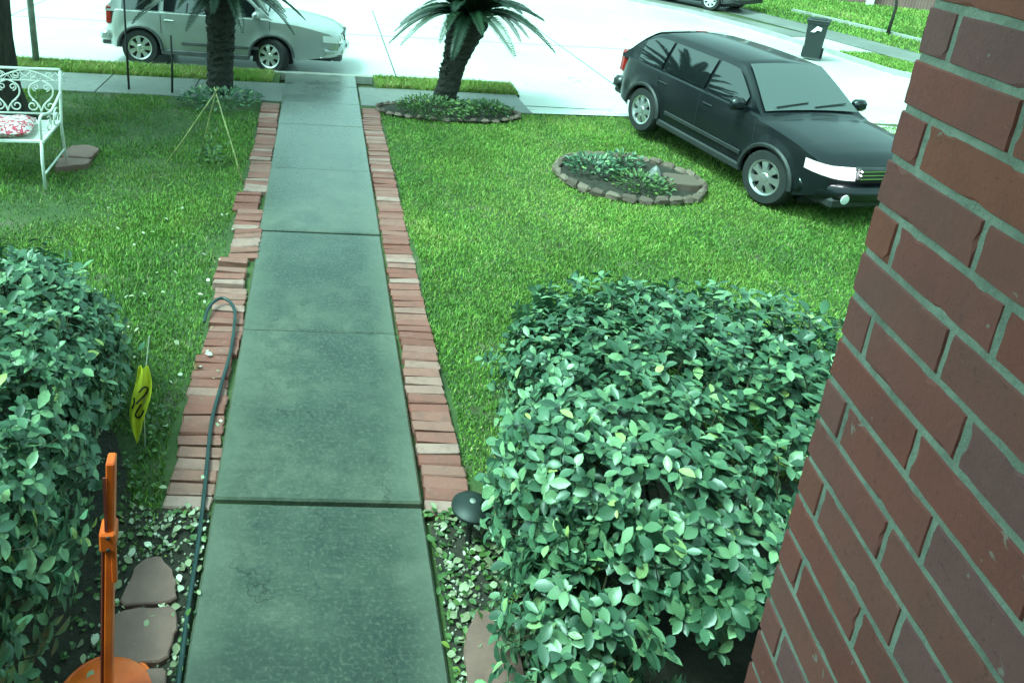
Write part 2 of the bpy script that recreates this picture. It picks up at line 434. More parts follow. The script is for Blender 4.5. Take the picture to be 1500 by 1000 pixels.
# pavement slabs
pv = empty('pavement', (0, 12.78, 0)); tag(pv, kind='structure')
def slab(name, x0, x1, y0, y1, ztop, th, mat, parent, tilt=(0, 0), bev=.008):
    o = MB().box((0, 0, -th/2), (x1-x0, y1-y0, th), bev=bev).build(name, mat, parent)
    px, py = parent.location.x, parent.location.y
    o.location = ((x0+x1)/2-px, (y0+y1)/2-py, ztop); o.rotation_euler = (tilt[0], tilt[1], 0)
    return o
x = -.47
while x > -17:
    slab('slab', x-1.5, x-.012, 12.22+rnd.uniform(-.01, .01), 13.33, .004+rnd.uniform(-.004, .006), .12, M['sidewalk'], pv, (rnd.uniform(-.003, .003), rnd.uniform(-.003, .003))); x -= 1.5
x = .79
while x < 3.5:
    slab('slab', x+.012, x+1.42, 12.22+rnd.uniform(-.01, .01), 13.33, .004+rnd.uniform(-.004, .006), .12, M['sidewalk'], pv, (rnd.uniform(-.003, .003), rnd.uniform(-.003, .003))); x += 1.42
# drive apron right of the verge, dropping to the road
mb = MB(); P = [(3.64, 12.22, .003), (3.64, 14.3, -.096), (8, 12.5, .004), (8, 14.3, -.096), (10.6, 11.9, .004), (10.8, 14.2, -.096), (13, 9.7, .004), (14.2, 11.2, -.096), (15, 7.5, .004), (17.5, 7.5, -.096), (19.4, 3.0, .004), (22, 3, -.095)]
mb.add(P, [(k*2, k*2+2, k*2+3, k*2+1) for k in range(5)]); me_ap = mb.build('drive_apron', M['road']); tag(me_ap, kind='structure')

# walkway
wk = empty('walkway', (.16, 7, 0)); tag(wk, kind='structure')
js = [-.3, .12, 1.93, 3.74, 5.55, 7.36, 9.17, 10.98, 12.16, 13.25, 14.08]
tl = [0, 0, .002, -.003, .0045, -.006, .004, -.002, .002, 0]
zz = [.02, .02, .022, .03, .022, .032, .02, .022, .014, .012]
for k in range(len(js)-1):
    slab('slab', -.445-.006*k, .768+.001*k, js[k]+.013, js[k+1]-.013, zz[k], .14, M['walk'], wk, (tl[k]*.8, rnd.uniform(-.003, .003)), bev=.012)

# ------------------------------------------------------------------ house wall of brick right beside the camera
CX, CY, TH, Z0, C, B = .7640, .9456, -.1583, 3.454, .0677, .203
dv = Vector((math.sin(TH), -math.cos(TH), 0)); nv_ = Vector((dv.y, -dv.x, 0))      # along the wall to the house; out of its left face
bw = empty('brick_wall', (CX, CY, 0))
tag(bw, 'red brown brick wall corner with pale raised mortar right beside the camera', 'wall')
R3 = Matrix((( dv.x, nv_.x, 0), (dv.y, nv_.y, 0), (0, 0, 1)))
MORT = .0095
def brick_me(L, D=.10, Hh=C-MORT, seed=0):
    # face with ragged worn edges: outline ring, small arris ring, back ring
    r = random.Random(seed); o = []
    nl = max(4, int(L/.017)); nh = 4
    for k in range(nl): o.append((-L/2+L*k/nl, -Hh/2))
    for k in range(nh): o.append((L/2, -Hh/2+Hh*k/nh))
    for k in range(nl): o.append((L/2-L*k/nl, Hh/2))
    for k in range(nh): o.append((-L/2, Hh/2-Hh*k/nh))
    N = len(o); v = []
    jit = [(r.gauss(0, .00028), r.gauss(0, .00028)) for _ in o]
    chip = [(.0012+abs(r.gauss(0, .0006))+(.005 if r.random() < .05 else 0)) for _ in o]
    v += [(x+a_, -D/2, z+b_) for (x, z), (a_, b_) in zip(o, jit)]
    v += [(x+a_, D/2-.003, z+b_) for (x, z), (a_, b_) in zip(o, jit)]
    for (x, z), (a_, b_), c_ in zip(o, jit, chip):
        v.append((x+a_-math.copysign(min(c_, L/2), x)*(abs(x) > L/2-.02)*(.5+abs(x)/L), D/2-r.uniform(0, .0006), z+b_-math.copysign(c_, z)*(abs(z) > Hh*.3)))
    f = [(q*N+(k+1) % N, q*N+k, (q+1)*N+k, (q+1)*N+(k+1) % N) for q in (0, 1) for k in range(N)]
    f.append(tuple(range(2*N, 3*N))[::-1])
    me = MB().add(v, f).mesh('brick'); me.materials.append(M['brick']); return me
full = [brick_me(B-MORT, seed=q) for q in range(6)]
cache = {}
WLEN = 1.62
stuff = MB()
for k in range(-14, 51):
    zc = Z0-k*C-C/2-MORT*.0
    if zc < .03 or zc > 4.3: continue
    first = .0612 if k % 2 == 0 else .2016
    edges = [-.004, first-MORT/2]
    s = first
    spans = [(0.0, first-MORT/2)]
    while s < WLEN:
        spans.append((s+MORT/2, s+B-MORT/2)); s += B
    for (s0, s1) in spans:
        L = s1-s0; sc = (s0+s1)/2
        pos = Vector(dv)*sc - Vector(nv_)*(.05+rnd.uniform(-.0007, .0007)); pos.z = zc
        Mx = Matrix.Translation(pos) @ R3.to_4x4() @ Euler((rnd.uniform(-.003, .003), rnd.uniform(-.004, .004), rnd.uniform(-.003, .003))).to_matrix().to_4x4()
        if -5 <= k <= 26 and s1 < 1.1:
            if abs(L-(B-MORT)) < .002: me = rnd.choice(full)
            else:
                key = round(L, 3)
                if key not in cache: cache[key] = [brick_me(L, seed=q+50) for q in range(2)]
                me = rnd.choice(cache[key])
            link('brick', me, bw, Mx)
        else:
            n0 = stuff.n; tmp = MB().box((0, 0, 0), (L, .1, C-MORT))
            stuff.add(np.array([tuple(Mx @ Vector(v)) for v in tmp.v[0]]), tmp.f)
    # front end of the wall behind the corner bricks
    tmp = MB().box((0, 0, 0), (.1, B-MORT, C-MORT)); p = Vector(dv)*.05-Vector(nv_)*(.1125+(B-MORT)/2); p.z = zc
    stuff.add(np.array([tuple(p+R3 @ Vector(v)) for v in tmp.v[0]]), tmp.f)
tag(stuff.build('brick_courses', M['brick'], bw), kind='stuff')
mb = MB(); mm = R3.to_4x4()
mb.box(tuple(Vector(dv)*(WLEN/2+.0055)-Vector(nv_)*.1534+Vector((0, 0, 2.1))), (WLEN, .302, 4.4), M=R3)
mb.build('mortar', M['mortar'], bw)

# the house behind the camera with its porch roof overhead
hs_ = empty('house', (-2, -.6, 0)); tag(hs_, 'brick house with pale porch soffit directly behind and above the camera', 'house')
MB().box((-3.4, -.45, 1.9), (11.6, .3, 4.9)).build('wall', M['far_brick'], hs_)
MB().box((5.6, -.45, 1.9), (5.4, .3, 4.9)).build('wall', M['far_brick'], hs_)
mb = MB(); mb.box((.4, .32, 4.42), (14, 2.2, .06)); mb.build('porch_soffit', M['soffit'], hs_)
mb = MB(); mb.add([(-9, 1.5, 4.46), (10, 1.5, 4.46), (10, -7, 7.6), (-9, -7, 7.6), (-9, 1.5, 4.56), (10, 1.5, 4.56), (10, -7, 7.7), (-9, -7, 7.7)], [(3, 2, 1, 0), (4, 5, 6, 7), (0, 1, 5, 4), (1, 2, 6, 5), (2, 3, 7, 6), (3, 0, 4, 7)]); mb.build('roof', M['roof'], hs_)
MB().box((.5, 1.53, 4.47), (19, .05, .22)).build('gutter', M['white'], hs_)

# ------------------------------------------------------------------ brick edging, one brick at a time
eb = []
for q in range(8):
    r = random.Random(100+q); m_ = MB().box((0, 0, 0), (.275, .088, .07), bev=.007)
    m_.v[0] = m_.v[0]+np.array([[r.uniform(-.007, .007) for _ in range(3)] for _ in range(len(m_.v[0]))])
    me = m_.mesh('brick'); me.materials.append(M['edge']); eb.append(me)
for side, lab in ((-1, 'uneven edging of red bricks left of the walkway with several bricks shifted'), (1, 'straight edging of pale red bricks along the right side of the walkway')):
    e = empty('brick_edging', (-.635 if side < 0 else .925, 7.8, 0)); tag(e, lab, 'edging', 'brick edgings of the walkway')
    y = 3.74; off = 0; ang = 0; lift = 0; k = 0; gap = .0
    while y < 11.95:
        if side < 0 and k % 5 == 0:
            off = rnd.choice((-.035, -.01, .01, .03, .02)); ang = rnd.uniform(-.10, .10); gap = rnd.choice((0, .008, .022)); lift = rnd.uniform(-.012, .018)
        if side > 0 and k % 7 == 0:
            off = rnd.uniform(-.008, .01); ang = rnd.uniform(-.02, .02); lift = rnd.uniform(-.004, .006)
        if side < 0 and 6.5 < y < 6.68: y = 6.68
        if side < 0 and 6.75 <= y < 7.15: off = .05; ang = .16
        o = link('brick', rnd.choice(eb), e)
        o.location = (off+rnd.uniform(-.007, .007), y-7.8, -.012+lift+rnd.uniform(-.008, .008)); o.rotation_euler = (rnd.uniform(-.04, .04), rnd.uniform(-.025, .025), ang+rnd.uniform(-.035, .035))
        y += .0985+(gap if k % 5 == 4 else rnd.uniform(0, .004)); k += 1

# ------------------------------------------------------------------ grass
def sm(x, y, s, seed):     # cheap smooth noise from sines
    r = np.random.default_rng(seed); o = np.zeros_like(x)
    for q in range(6):
        a = r.uniform(0, 2*PI); w = s*r.uniform(.5, 2.2)
        o += np.sin((x*math.cos(a)+y*math.sin(a))*w+r.uniform(0, 6))
    return o/6
def blades(x, y, z, h, tone, w=.0045, seed=1):
    r = np.random.default_rng(seed); n = len(x)
    a = r.uniform(0, 2*PI, n); lean = r.uniform(.15, .9, n)*h; la = r.uniform(0, 2*PI, n)
    wx, wy = np.cos(a)*w, np.sin(a)*w
    lx, ly = np.cos(la)*lean, np.sin(la)*lean
    v = np.zeros((n, 5, 3))
    v[:, 0] = np.stack([x-wx, y-wy, z], 1); v[:, 1] = np.stack([x+wx, y+wy, z], 1)
    v[:, 2] = np.stack([x-wx*.8+lx*.35, y-wy*.8+ly*.35, z+h*.6], 1); v[:, 3] = np.stack([x+wx*.8+lx*.35, y+wy*.8+ly*.35, z+h*.6], 1)
    v[:, 4] = np.stack([x+lx, y+ly, z+h*.95], 1)
    b = np.arange(n)[:, None]*5
    T = np.concatenate([b+[0, 1, 3], b+[0, 3, 2], b+[2, 3, 4]])
    return v.reshape(-1, 3), T, np.repeat(tone, 5)
def scatter(n, box, keep, seed):
    r = np.random.default_rng(seed)
    x = r.uniform(box[0], box[1], n); y = r.uniform(box[2], box[3], n)
    k = keep(x, y, r.uniform(0, 1, n)); return x[k], y[k]
def ell(x, y, cx, cy, a, b): return ((x-cx)/a)**2+((y-cy)/b)**2
RING = (4.17, 9.38, .93, .82); BEDR = (2.2, 12.0, 1.15, .5); BEDL = (-1.45, 12.0, .85, .48)
# right lawn
def keepR(x, y, u):
    k = (x > 1.09+.03*np.sin(y*3)) & (y < 12.22+np.clip((x-3.6)*.04, 0, .3))
    k &= (ell(x, y, *RING) > 1) & (ell(x, y, *BEDR) > 1)
    k &= ~((x < 3.3) & (y < 4.0))
    k &= (x-1.08 < (y+.2)*.98+1.0)
    d = np.clip(1.35-y*.062, .42, 1)
    return k & (u < d*(.70+.42*(sm(x, y, 2.5, 3)+.3)))
x, y = scatter(620000, (1.05, 11.5, 3.7, 12.6), keepR, 21)
h = (.032+.020*sm(x, y, 2.2, 4)+.015*npr.uniform(-1, 1, len(x))).clip(.012, .085)
tn = (.55+.30*sm(x, y, 1.1, 5)+.22*sm(x, y, 6, 6)+npr.normal(0, .17, len(x))).clip(0, .95); tn[npr.random(len(x)) < .035] = 1
v, T, tt = blades(x, y, lawn_z(x, y), h, tn, .0042, 8)
tag(link('lawn_grass', fast_mesh('lawn_grass', v, T, M['grass'], tt)), 'bright green lawn grass right of the walkway', 'grass', kind='stuff')
# left lawn: shaded, patchy
def keepL(x, y, u):
    k = (x < -.78+.03*np.sin(y*4)) & (ell(x, y, *BEDL) > 1) & (ell(x, y, -4.6, 10.4, 1.0, .9) > 1)
    k &= (x > -1.2-(y+1)*.42)
    k &= ~((x < -1.0) & (y < 4.3)) 
    p = .46+.85*sm(x, y, 1.7, 13)+.35*sm(x, y, 5, 14)
    p -= .45*np.exp(-ell(x, y, -2.9, 7.7, .9, .5))
    return k & (u < p.clip(.10, 1)*np.clip(1.35-y*.06, .5, 1))
x, y = scatter(400000, (-7.5, -.7, 3.2, 12.22), keepL, 31)
h = (.034+.022*sm(x, y, 2, 15)+.02*npr.uniform(-1, 1, len(x))).clip(.012, .10)
tn = (.42+.30*sm(x, y, 1.7, 13)+.2*sm(x, y, 6, 17)+npr.normal(0, .16, len(x))).clip(0, .95); tn[npr.random(len(x)) < .03] = 1
v, T, tt = blades(x, y, lawn_z(x, y), h, tn, .0042, 18)
tag(link('lawn_grass', fast_mesh('lawn_grass', v, T, M['grass'], tt)), 'patchy darker lawn grass left of the walkway', 'grass', kind='stuff')
# verge strips
def verge(x0, x1, lab, seed, n):
    x, y = scatter(n, (x0, x1, 13.36, 14.08), lambda x, y, u: (y > 13.36+.04*np.sin(x*5)) & (y < 14.08-.03*np.sin(x*4)), seed)
    h = (.085+.03*npr.uniform(-1, 1, len(x)))
    tn = (.85+.2*sm(x, y, 3, seed)+npr.normal(0, .15, len(x))).clip(0, 1)
    v, T, tt = blades(x, y, np.full(len(x), -.01), h, tn, .006, seed)
    tag(link('verge_grass', fast_mesh('verge_grass', v, T, M['grass'], tt)), lab, 'grass', kind='stuff')
verge(-9, -.72, 'strip of grass between the pavement and the road beside the silver car', 41, 30000)
verge(1.12, 3.68, 'strip of grass between the pavement and the road behind the leaning palm', 42, 11000)

# ------------------------------------------------------------------ far side of the road
sheet('far_ground', far+[(60, 6), (120, 120), (-60, 120), (-40, 27.5)], -.012, M['soil'])
def polyline_offset(line, d):
    L = [Vector((x, y, 0)) for x, y in line]; n = len(L); o = []
    for k, p in enumerate(L):
        t_ = (L[min(k+1, n-1)]-L[max(k-1, 0)]).normalized(); o.append((p.x-t_.y*d, p.y+t_.x*d))
    return o
fs = [(12.6, 28.2), (13.7, 25.2), (14.4, 21.6), (14.65, 19.6), (14.9, 17.6), (16.0, 15.3), (19, 12)]
fs2 = polyline_offset(fs, 1.35)
sheet('far_pavement', fs+fs2[::-1], .004, M['sidewalk'])
sheet('far_drive', [(10.7, 28.6), (12.4, 25.6), (13.1, 22.9), (13.35, 21.3), (14.42, 21.55), (13.5, 24.2), (12.2, 29.0), (10, 33), (7, 33)], -.004, M['sidewalk'])
sheet('far_apron', [(13.25, 21.2), (13.45, 19.2), (14.66, 19.4), (14.4, 21.5)], -.006, M['road'])
sheet('far_apron', [(13.62, 17.3), (14.5, 15.1), (16.1, 15.3), (15.0, 17.4)], -.006, M['road'])
def inpoly(x, y, P):
    c = np.zeros(len(x), bool); n = len(P)
    for k in range(n):
        (x1, y1), (x2, y2) = P[k], P[(k+1) % n]
        k_ = ((y1 > y) != (y2 > y)) & (x < (x2-x1)*(y-y1)/(y2-y1+1e-12)+x1); c ^= k_
    return c
fl = fs2[1:]+[(30, 14), (34, 40), (16, 40)]
x, y = scatter(120000, (13.5, 30, 12, 36), lambda x, y, u: inpoly(x, y, fl), 51)
h = (.07+.03*npr.uniform(-1, 1, len(x))); tn = (.6+.25*sm(x, y, 1, 52)+npr.normal(0, .15, len(x))).clip(0, 1)
bank = np.where(ell(x, y, 0, 0, 1, 1) > 0, 0, 0)
v, T, tt = blades(x, y, np.full(len(x), -.012), h, tn, .013, 53)
tag(link('far_lawn_grass', fast_mesh('far_lawn_grass', v, T, M['grass'], tt)), 'bright lawn grass in front of the house across the road', 'grass', kind='stuff')
ov = [(13.55, 19.35), (14.45, 19.3), (14.75, 18.2), (14.6, 17.1), (13.95, 17.0), (13.62, 17.8)]
x, y = scatter(14000, (13.4, 15, 16.8, 19.6), lambda x, y, u: inpoly(x, y, ov) & (u < .8), 54)
h = (.06+.03*npr.uniform(-1, 1, len(x))); tn = (.66+npr.normal(0, .2, len(x))).clip(0, 1)
v, T, tt = blades(x, y, np.full(len(x), -.01), h, tn, .008, 55)
tag(link('far_verge_grass', fast_mesh('far_verge_grass', v, T, M['grass'], tt)), 'small oval patch of grass at the far kerb near the bin', 'grass', kind='stuff')
tag(strip('lawn_border', [(x_+1.6, y_+1.0) for x_, y_ in fs2[1:]], .12, -.02, .09, M['kerb']), 'low pale concrete border across the far lawn', 'border')
# house across the road
h2 = empty('house', (22.5, 29.5, 0), -.55); tag(h2, 'red brick house with white trim posts across the road', 'house')
MB().box((0, 1.5, 1.5), (9, 3, 3.1)).build('wall', M['far_brick'], h2)
for xx in (-4.6, -.9, 2.6): MB().box((xx, -.25, 1.5), (.26, .26, 3.1)).build('post', M['white'], h2)
mb = MB(); mb.add([(-5.4, -1, 3.05), (5.4, -1, 3.05), (5.4, 4, 3.05), (-5.4, 4, 3.05), (-4, 1.5, 4.9), (4, 1.5, 4.9)], [(3, 2, 1, 0), (0, 1, 5, 4), (1, 2, 5), (2, 3, 4, 5), (3, 0, 4)]); mb.build('roof', M['roof'], h2)
for xx in (-2.8, .8):
    f_ = MB().box((xx, -.02, 1.6), (1.3, .07, 1.3)).build('window', M['white'], h2); MB().box((xx, -.06, 1.6), (1.14, .03, 1.14)).build('pane', M['glass'], f_)

# ------------------------------------------------------------------ shrubs with single leaves
def leaf_mesh(L, Wd, fold, curl, seed):
    r = random.Random(seed); m = MB(); pr = [(0, .05), (.22, .62), (.5, 1), (.78, .78), (1, .05)]
    v = []
    for (t_, w) in pr:
        zc = -curl*L*t_*t_; xx = t_*L
        v += [(xx, -w*Wd/2, zc+fold*w*Wd/2), (xx, 0, zc), (xx, w*Wd/2, zc+fold*w*Wd/2)]
    f = []
    for k in range(4):
        f += [(k*3, k*3+3, k*3+4, k*3+1), (k*3+1, k*3+4, k*3+5, k*3+2)]
    return np.array(v), f
LEAFV = [leaf_mesh(1, .50+.06*(q % 3), .25+.1*(q % 2), .10+.09*(q % 3), q) for q in range(5)]
def leaf_me(q, mat, scale):
    v, f = LEAFV[q]; m = MB().add(v*scale, f); me = m.mesh('leaf'); me.materials.append(mat)
    me.polygons.foreach_set('use_smooth', [True]*len(me.polygons)); return me

def shrub(name, label, center, surf, ntips, lsize, seed, mat, want_parts=300, inner=.35, cut=None):
    """surf(rng) -> (point, outward normal) in world space"""
    r = random.Random(seed); root = empty(name, center); tag(root, label, 'shrub')
    c0 = Vector(center); mats = []; tw = MB()
    camp = Vector((0, 0, CAM_H))
    for q in range(ntips):
        p, n = surf(r)
        dep = (r.random()**2)*.35 if r.random() > inner else r.uniform(.1, .45)
        p = p-n*dep+Vector((r.gauss(0, .03), r.gauss(0, .03), r.gauss(0, .03)))+n*r.uniform(0, .05)
        if cut and cut(p, r): continue
        if p.z < .06: continue
        ax = (n+Vector((r.gauss(0, .35), r.gauss(0, .35), r.gauss(.35, .3)))).normalized()
        if r.random() < .3: tw.tube([p-ax*.22-n*.05, p-ax*.1, p+ax*.01], [.004, .003, .002], 4, False)
        nl = r.randint(4, 8); a0 = r.uniform(0, 6.28); u = ax.orthogonal().normalized(); w = ax.cross(u)
        for k in range(nl):
            a = a0+k*2.4; rad = (u*math.cos(a)+w*math.sin(a)); el_ = r.uniform(.05, .9)
            d = (rad*math.cos(el_)+ax*math.sin(el_)).normalized()
            d = (d+Vector((0, 0, r.uniform(-.35, .1)))).normalized()
            up_ = (ax*.8+n*.3-d*(ax*.8+n*.3).dot(d)); 
            if up_.length < 1e-3: continue
            up_.normalize(); s_ = d.cross(up_)*-1
            L = lsize*r.choice((.5, .7, .85, 1, 1, 1.1, 1.3))*r.uniform(.88, 1.12)
            mx = Matrix(((d.x, s_.x, up_.x, 0), (d.y, s_.y, up_.y, 0), (d.z, s_.z, up_.z, 0), (0, 0, 0, 1)))
            pos = p-ax*.012*k
            score = dep*6+(camp-pos).length*.5-2.2*n.dot((camp-pos).normalized())
            mats.append((score, pos-c0, mx, L, r.randrange(5), r.random()))
    mats.sort(key=lambda e: e[0])
    mes = [leaf_me(q, mat, 1) for q in range(5)]
    for (_, pos, mx, L, q, tn) in mats[:want_parts]:
        link('leaf', mes[q], root, Matrix.Translation(pos) @ mx @ Matrix.Scale(L, 4))
    vs = []; fs_ = []; at = []; n = 0
    F = np.array(LEAFV[0][1])
    for (_, pos, mx, L, q, tn) in mats[want_parts:]:
        v = (LEAFV[q][0]*L) @ np.array(mx.to_3x3()).T+np.array(pos)
        vs.append(v); fs_.append(F+n); at.append(np.full(len(v), tn)); n += len(v)
    fo = link('foliage', fast_mesh('foliage', np.concatenate(vs), np.concatenate(fs_), mat, np.concatenate(at), True), root)
    tag(fo, kind='stuff')
    if tw.n:
        tw.v = [v-np.array(center) for v in tw.v]; tag(tw.build('twigs', M['twig'], root), kind='stuff')
    st = MB()
    for q in range(9):
        a = r.uniform(0, 6.28); b = Vector((math.cos(a)*r.uniform(.1, .5), math.sin(a)*r.uniform(.1, .5), 0)); e_ = b*2.1+Vector((0, 0, r.uniform(.5, .85)))
        st.tube([b, b*1.3+Vector((0, 0, .3)), e_], [.02, .014, .006], 6)
    tag(st.build('stems', M['twig'], root), kind='stuff')
    return root
def boxsurf(x0, x1, y0, y1, z1, ex=4, base=.15):
    """superellipsoid hedge surface, weighted to the top and to the sides seen"""
    cx_, cy_, ax_, ay_ = (x0+x1)/2, (y0+y1)/2, (x1-x0)/2, (y1-y0)/2
    def f(r):
        while True:
            d = Vector((r.gauss(0, 1), r.gauss(0, 1), r.gauss(0, 1)))
            if d.z < -.35*d.length: continue
            d.normalize()
            k = (abs(d.x)**ex+abs(d.y)**ex+abs(d.z)**ex)**(-1/ex)
            p = d*k; n = Vector((math.copysign(abs(p.x)**(ex-1), p.x)/ax_, math.copysign(abs(p.y)**(ex-1), p.y)/ay_, math.copysign(abs(p.z)**(ex-1), p.z)/(z1*.55))).normalized()
            w = .12*math.sin(p.x*3+p.y*2.1)+.10*math.sin(p.y*5.3-p.x*2.7+1)+.06*math.sin(p.x*9+p.y*7)
            q = Vector((cx_+p.x*ax_*(1+w*.5), cy_+p.y*ay_*(1+w*.5), z1*.45+p.z*z1*.55*(1+w*.6)))
            return q, n
    return f
def lobes(*L):
    def f(r):
        q = r.random()
        for g, t_ in L:
            if q <= t_: return g(r)
    return f
def cutR(p, r):     # the house side of the shrub is bare below and dark
    return p.z < .62 and p.y < 3.5 and p.x > 1.42+.2*(p.z < .3) and r.random() < .95
shrub('shrub', 'large rounded shrub with glossy oval leaves between the brick wall and right edging', (2.2, 3.5, 0), lobes((boxsurf(1.17, 3.62, 2.42, 5.0, 1.12, 2.7), .87), (boxsurf(1.0, 1.75, 2.2, 3.2, .70, 2.4), 1)), 4600, .074, 5, M['leaf'], cut=cutR)
shrub('shrub', 'leafy green shrub at the left picture edge beside the orange post', (-1.85, 3.5, 0), boxsurf(-2.9, -1.07, 1.75, 5.15, 1.14, 2.8), 4000, .072, 6, M['leaf'])
sheet('bed_ground', [(1.0, -.2), (4.6, -.2), (4.6, 5.0), (3.6, 5.2), (1.9, 4.7), (1.12, 3.7), (.80, 3.6), (.80, -.2)], .006, M['bed'])
sheet('bed_ground', [(-3.6, -.2), (-.47, -.2), (-.47, 3.66), (-.9, 3.7), (-1.3, 4.6), (-3.6, 4.9)], .006, M['bed'])

# ------------------------------------------------------------------ litter, pebbles and weeds beside the walk
def litter(name, lab, n, keep, box, seed, size=.035, tone=(0, 1)):
    x, y = scatter(n, box, keep, seed); r = random.Random(seed); vs = []; fs_ = []; at = []; k = 0; F = np.array(LEAFV[0][1])
    for a, b in zip(x, y):
        E_ = Euler((r.gauss(0, .35), r.gauss(0, .35), r.uniform(0, 6.28))).to_matrix(); L = size*r.uniform(.5, 1.3)
        v = (LEAFV[r.randrange(5)][0]*np.array([L, L*1.3, L])) @ np.array(E_).T+np.array([a, b, .018+r.random()*.022])
        vs.append(v); fs_.append(F+k); at.append(np.full(len(v), r.uniform(*tone)**1.5)); k += len(v)
    return tag(link(name, fast_mesh(name, np.concatenate(vs), np.concatenate(fs_), M['litter'] if 'litter' in name else M['bed_leaf'], np.concatenate(at), True)), lab, name.split('_')[-1], kind='stuff')
sL = lambda x, y, u: (x < -.46) & (x > -.95) & (y < 3.68) & (u < .62)
sR = lambda x, y, u: (x > .79) & (x < 1.25) & (y < 3.72)
litter('leaf_litter', 'pale fallen leaves and bits on the soil left of the near walkway', 420, sL, (-1, -.4, 1.8, 3.75), 61, .045)
litter('leaf_litter', 'pale fallen leaves on the soil right of the near walkway', 330, sR, (.78, 1.3, 1.8, 3.75), 62, .05)
litter('leaf_litter', 'few pale leaves scattered over the left lawn and edging', 110, lambda x, y, u: x < -.5, (-2.2, -.5, 3.7, 7.8), 63, .045)
litter('ground_cover', 'low green weeds on the soil left of the near walkway', 620, lambda x, y, u: (x < -.46) & ((y < 3.68) | (x < -.80)) & ((y > 3.3) | (x < -.83) | (x > -.53)), (-1.05, -.44, 1.8, 4.6), 64, .035)
litter('ground_cover', 'low green weeds on the soil right of the near walkway', 800, sR, (.78, 1.3, 1.8, 3.75), 65, .04)
r = np.random.default_rng(66); n = 900
vs = []; T = []; at = []; k = 0
oc = np.array([(1, 0, 0), (0, 1, 0), (-1, 0, 0), (0, -1, 0), (0, 0, 1), (0, 0, -1)], float); of = np.array([(0, 1, 4), (1, 2, 4), (2, 3, 4), (3, 0, 4), (1, 0, 5), (2, 1, 5), (3, 2, 5), (0, 3, 5)])
for q in range(n):
    left = r.random() < .5
    x_ = r.uniform(-.92, -.47) if left else r.uniform(.79, 1.2); y_ = r.uniform(1.9, 3.72)
    s_ = r.uniform(.005, .016)
    vs.append(oc*s_*r.uniform(.6, 1.3, 3)+np.array([x_, y_, .008+s_*.3])); T.append(of+k); at.append(np.full(6, r.random())); k += 6
tag(link('pebbles', fast_mesh('pebbles', np.concatenate(vs), np.concatenate(T), M['pebble'], np.concatenate(at), True)), 'small pale pebbles strewn on the soil on both sides of the near walkway', 'pebbles', kind='stuff')

# ------------------------------------------------------------------ flagstones
def flagstone(name, poly, z1, lab, group=None, mat='flag'):
    cx_ = sum(p[0] for p in poly)/len(poly); cy_ = sum(p[1] for p in poly)/len(poly)
    m_ = MB(); n = len(poly); P = []
    for k in range(n):           # rounded, slightly ragged outline
        a, b = poly[k], poly[(k+1) % n]
        for t_ in (.12, .37, .63, .88):
            P.append((a[0]+(b[0]-a[0])*t_+rnd.gauss(0, .004)-cx_, a[1]+(b[1]-a[1])*t_+rnd.gauss(0, .004)-cy_))
    N = len(P); v = [(x, y, -.03) for x, y in P]+[(x, y, z1-.008) for x, y in P]+[(x*.96, y*.96, z1+rnd.gauss(0, .001)) for x, y in P]
    f = [(k, (k+1) % N, N+(k+1) % N, N+k) for k in range(N)]+[(N+k, N+(k+1) % N, 2*N+(k+1) % N, 2*N+k) for k in range(N)]+[tuple(range(2*N, 3*N))]
    m_.add(v, f); o = m_.build(name, M[mat]); o.location = (cx_, cy_, 0)
    return tag(o, lab, 'stone', group)
flagstone('flagstone', [(-.845, 3.04), (-.55, 3.07), (-.60, 3.24), (-.70, 3.345), (-.79, 3.30)], .04, 'brown pointed flagstone farthest from the house beside the hose', 'flagstones beside the hose')
flagstone('flagstone', [(-.84, 2.71), (-.54, 2.76), (-.525, 2.90), (-.55, 3.045), (-.84, 3.015), (-.86, 2.85)], .042, 'brown square flagstone between the pointed stone and the orange base', 'flagstones beside the hose')
flagstone('flagstone', [(-.80, 2.44), (-.53, 2.47), (-.535, 2.735), (-.70, 2.70), (-.81, 2.66)], .04, 'brown flagstone cut by the bottom picture edge left of the walkway', 'flagstones beside the hose')
flagstone('flagstone', [(.83, 2.45), (1.08, 2.45), (1.13, 2.75), (1.10, 3.02), (.97, 3.05), (.86, 2.88)], .045, 'single brown flagstone at the foot of the right shrub')
flagstone('flagstone', [(-3.05, 9.18), (-2.68, 9.16), (-2.66, 9.5), (-2.85, 9.62), (-3.05, 9.55)], .05, 'flat brown stone behind the right bench leg, the farther of two', 'stones beside the bench')
flagstone('flagstone', [(-3.0, 8.78), (-2.66, 8.95), (-2.66, 9.12), (-3.05, 9.13)], .05, 'flat brown stone behind the right bench leg, the nearer of two', 'stones beside the bench')

# ------------------------------------------------------------------ garden hose
hp = [(-.78, 5.58, .05), (-.775, 5.72, .07), (-.74, 5.84, .08), (-.68, 5.90, .085), (-.61, 5.86, .08), (-.555, 5.74, .07), (-.535, 5.55, .06), (-.525, 5.2, .045), (-.545, 4.8, .045), (-.56, 4.4, .045), (-.535, 4.0, .04), (-.515, 3.7, .03), (-.50, 3.4, .03), (-.49, 3.0, .03), (-.475, 2.7, .03), (-.47, 2.3, .03), (-.48, 1.8, .03), (-.52, 1.2, .03)]
def smooth(pts, n):
    P = [Vector(p) for p in pts]; o = []
    for k in range(len(P)-1):
        a, b, c_, d = P[max(k-1, 0)], P[k], P[k+1], P[min(k+2, len(P)-1)]
        for q in range(n):
            t_ = q/n; o.append(.5*((2*b)+(c_-a)*t_+(2*a-5*b+4*c_-d)*t_*t_+(3*b-a-3*c_+d)*t_**3))
    o.append(P[-1]); return o
mb = MB().tube(smooth(hp, 6), .0135, 10); tag(mb.build('garden_hose', M['hose'], smooth=True), 'dark teal garden hose looped over the left brick edging', 'hose')

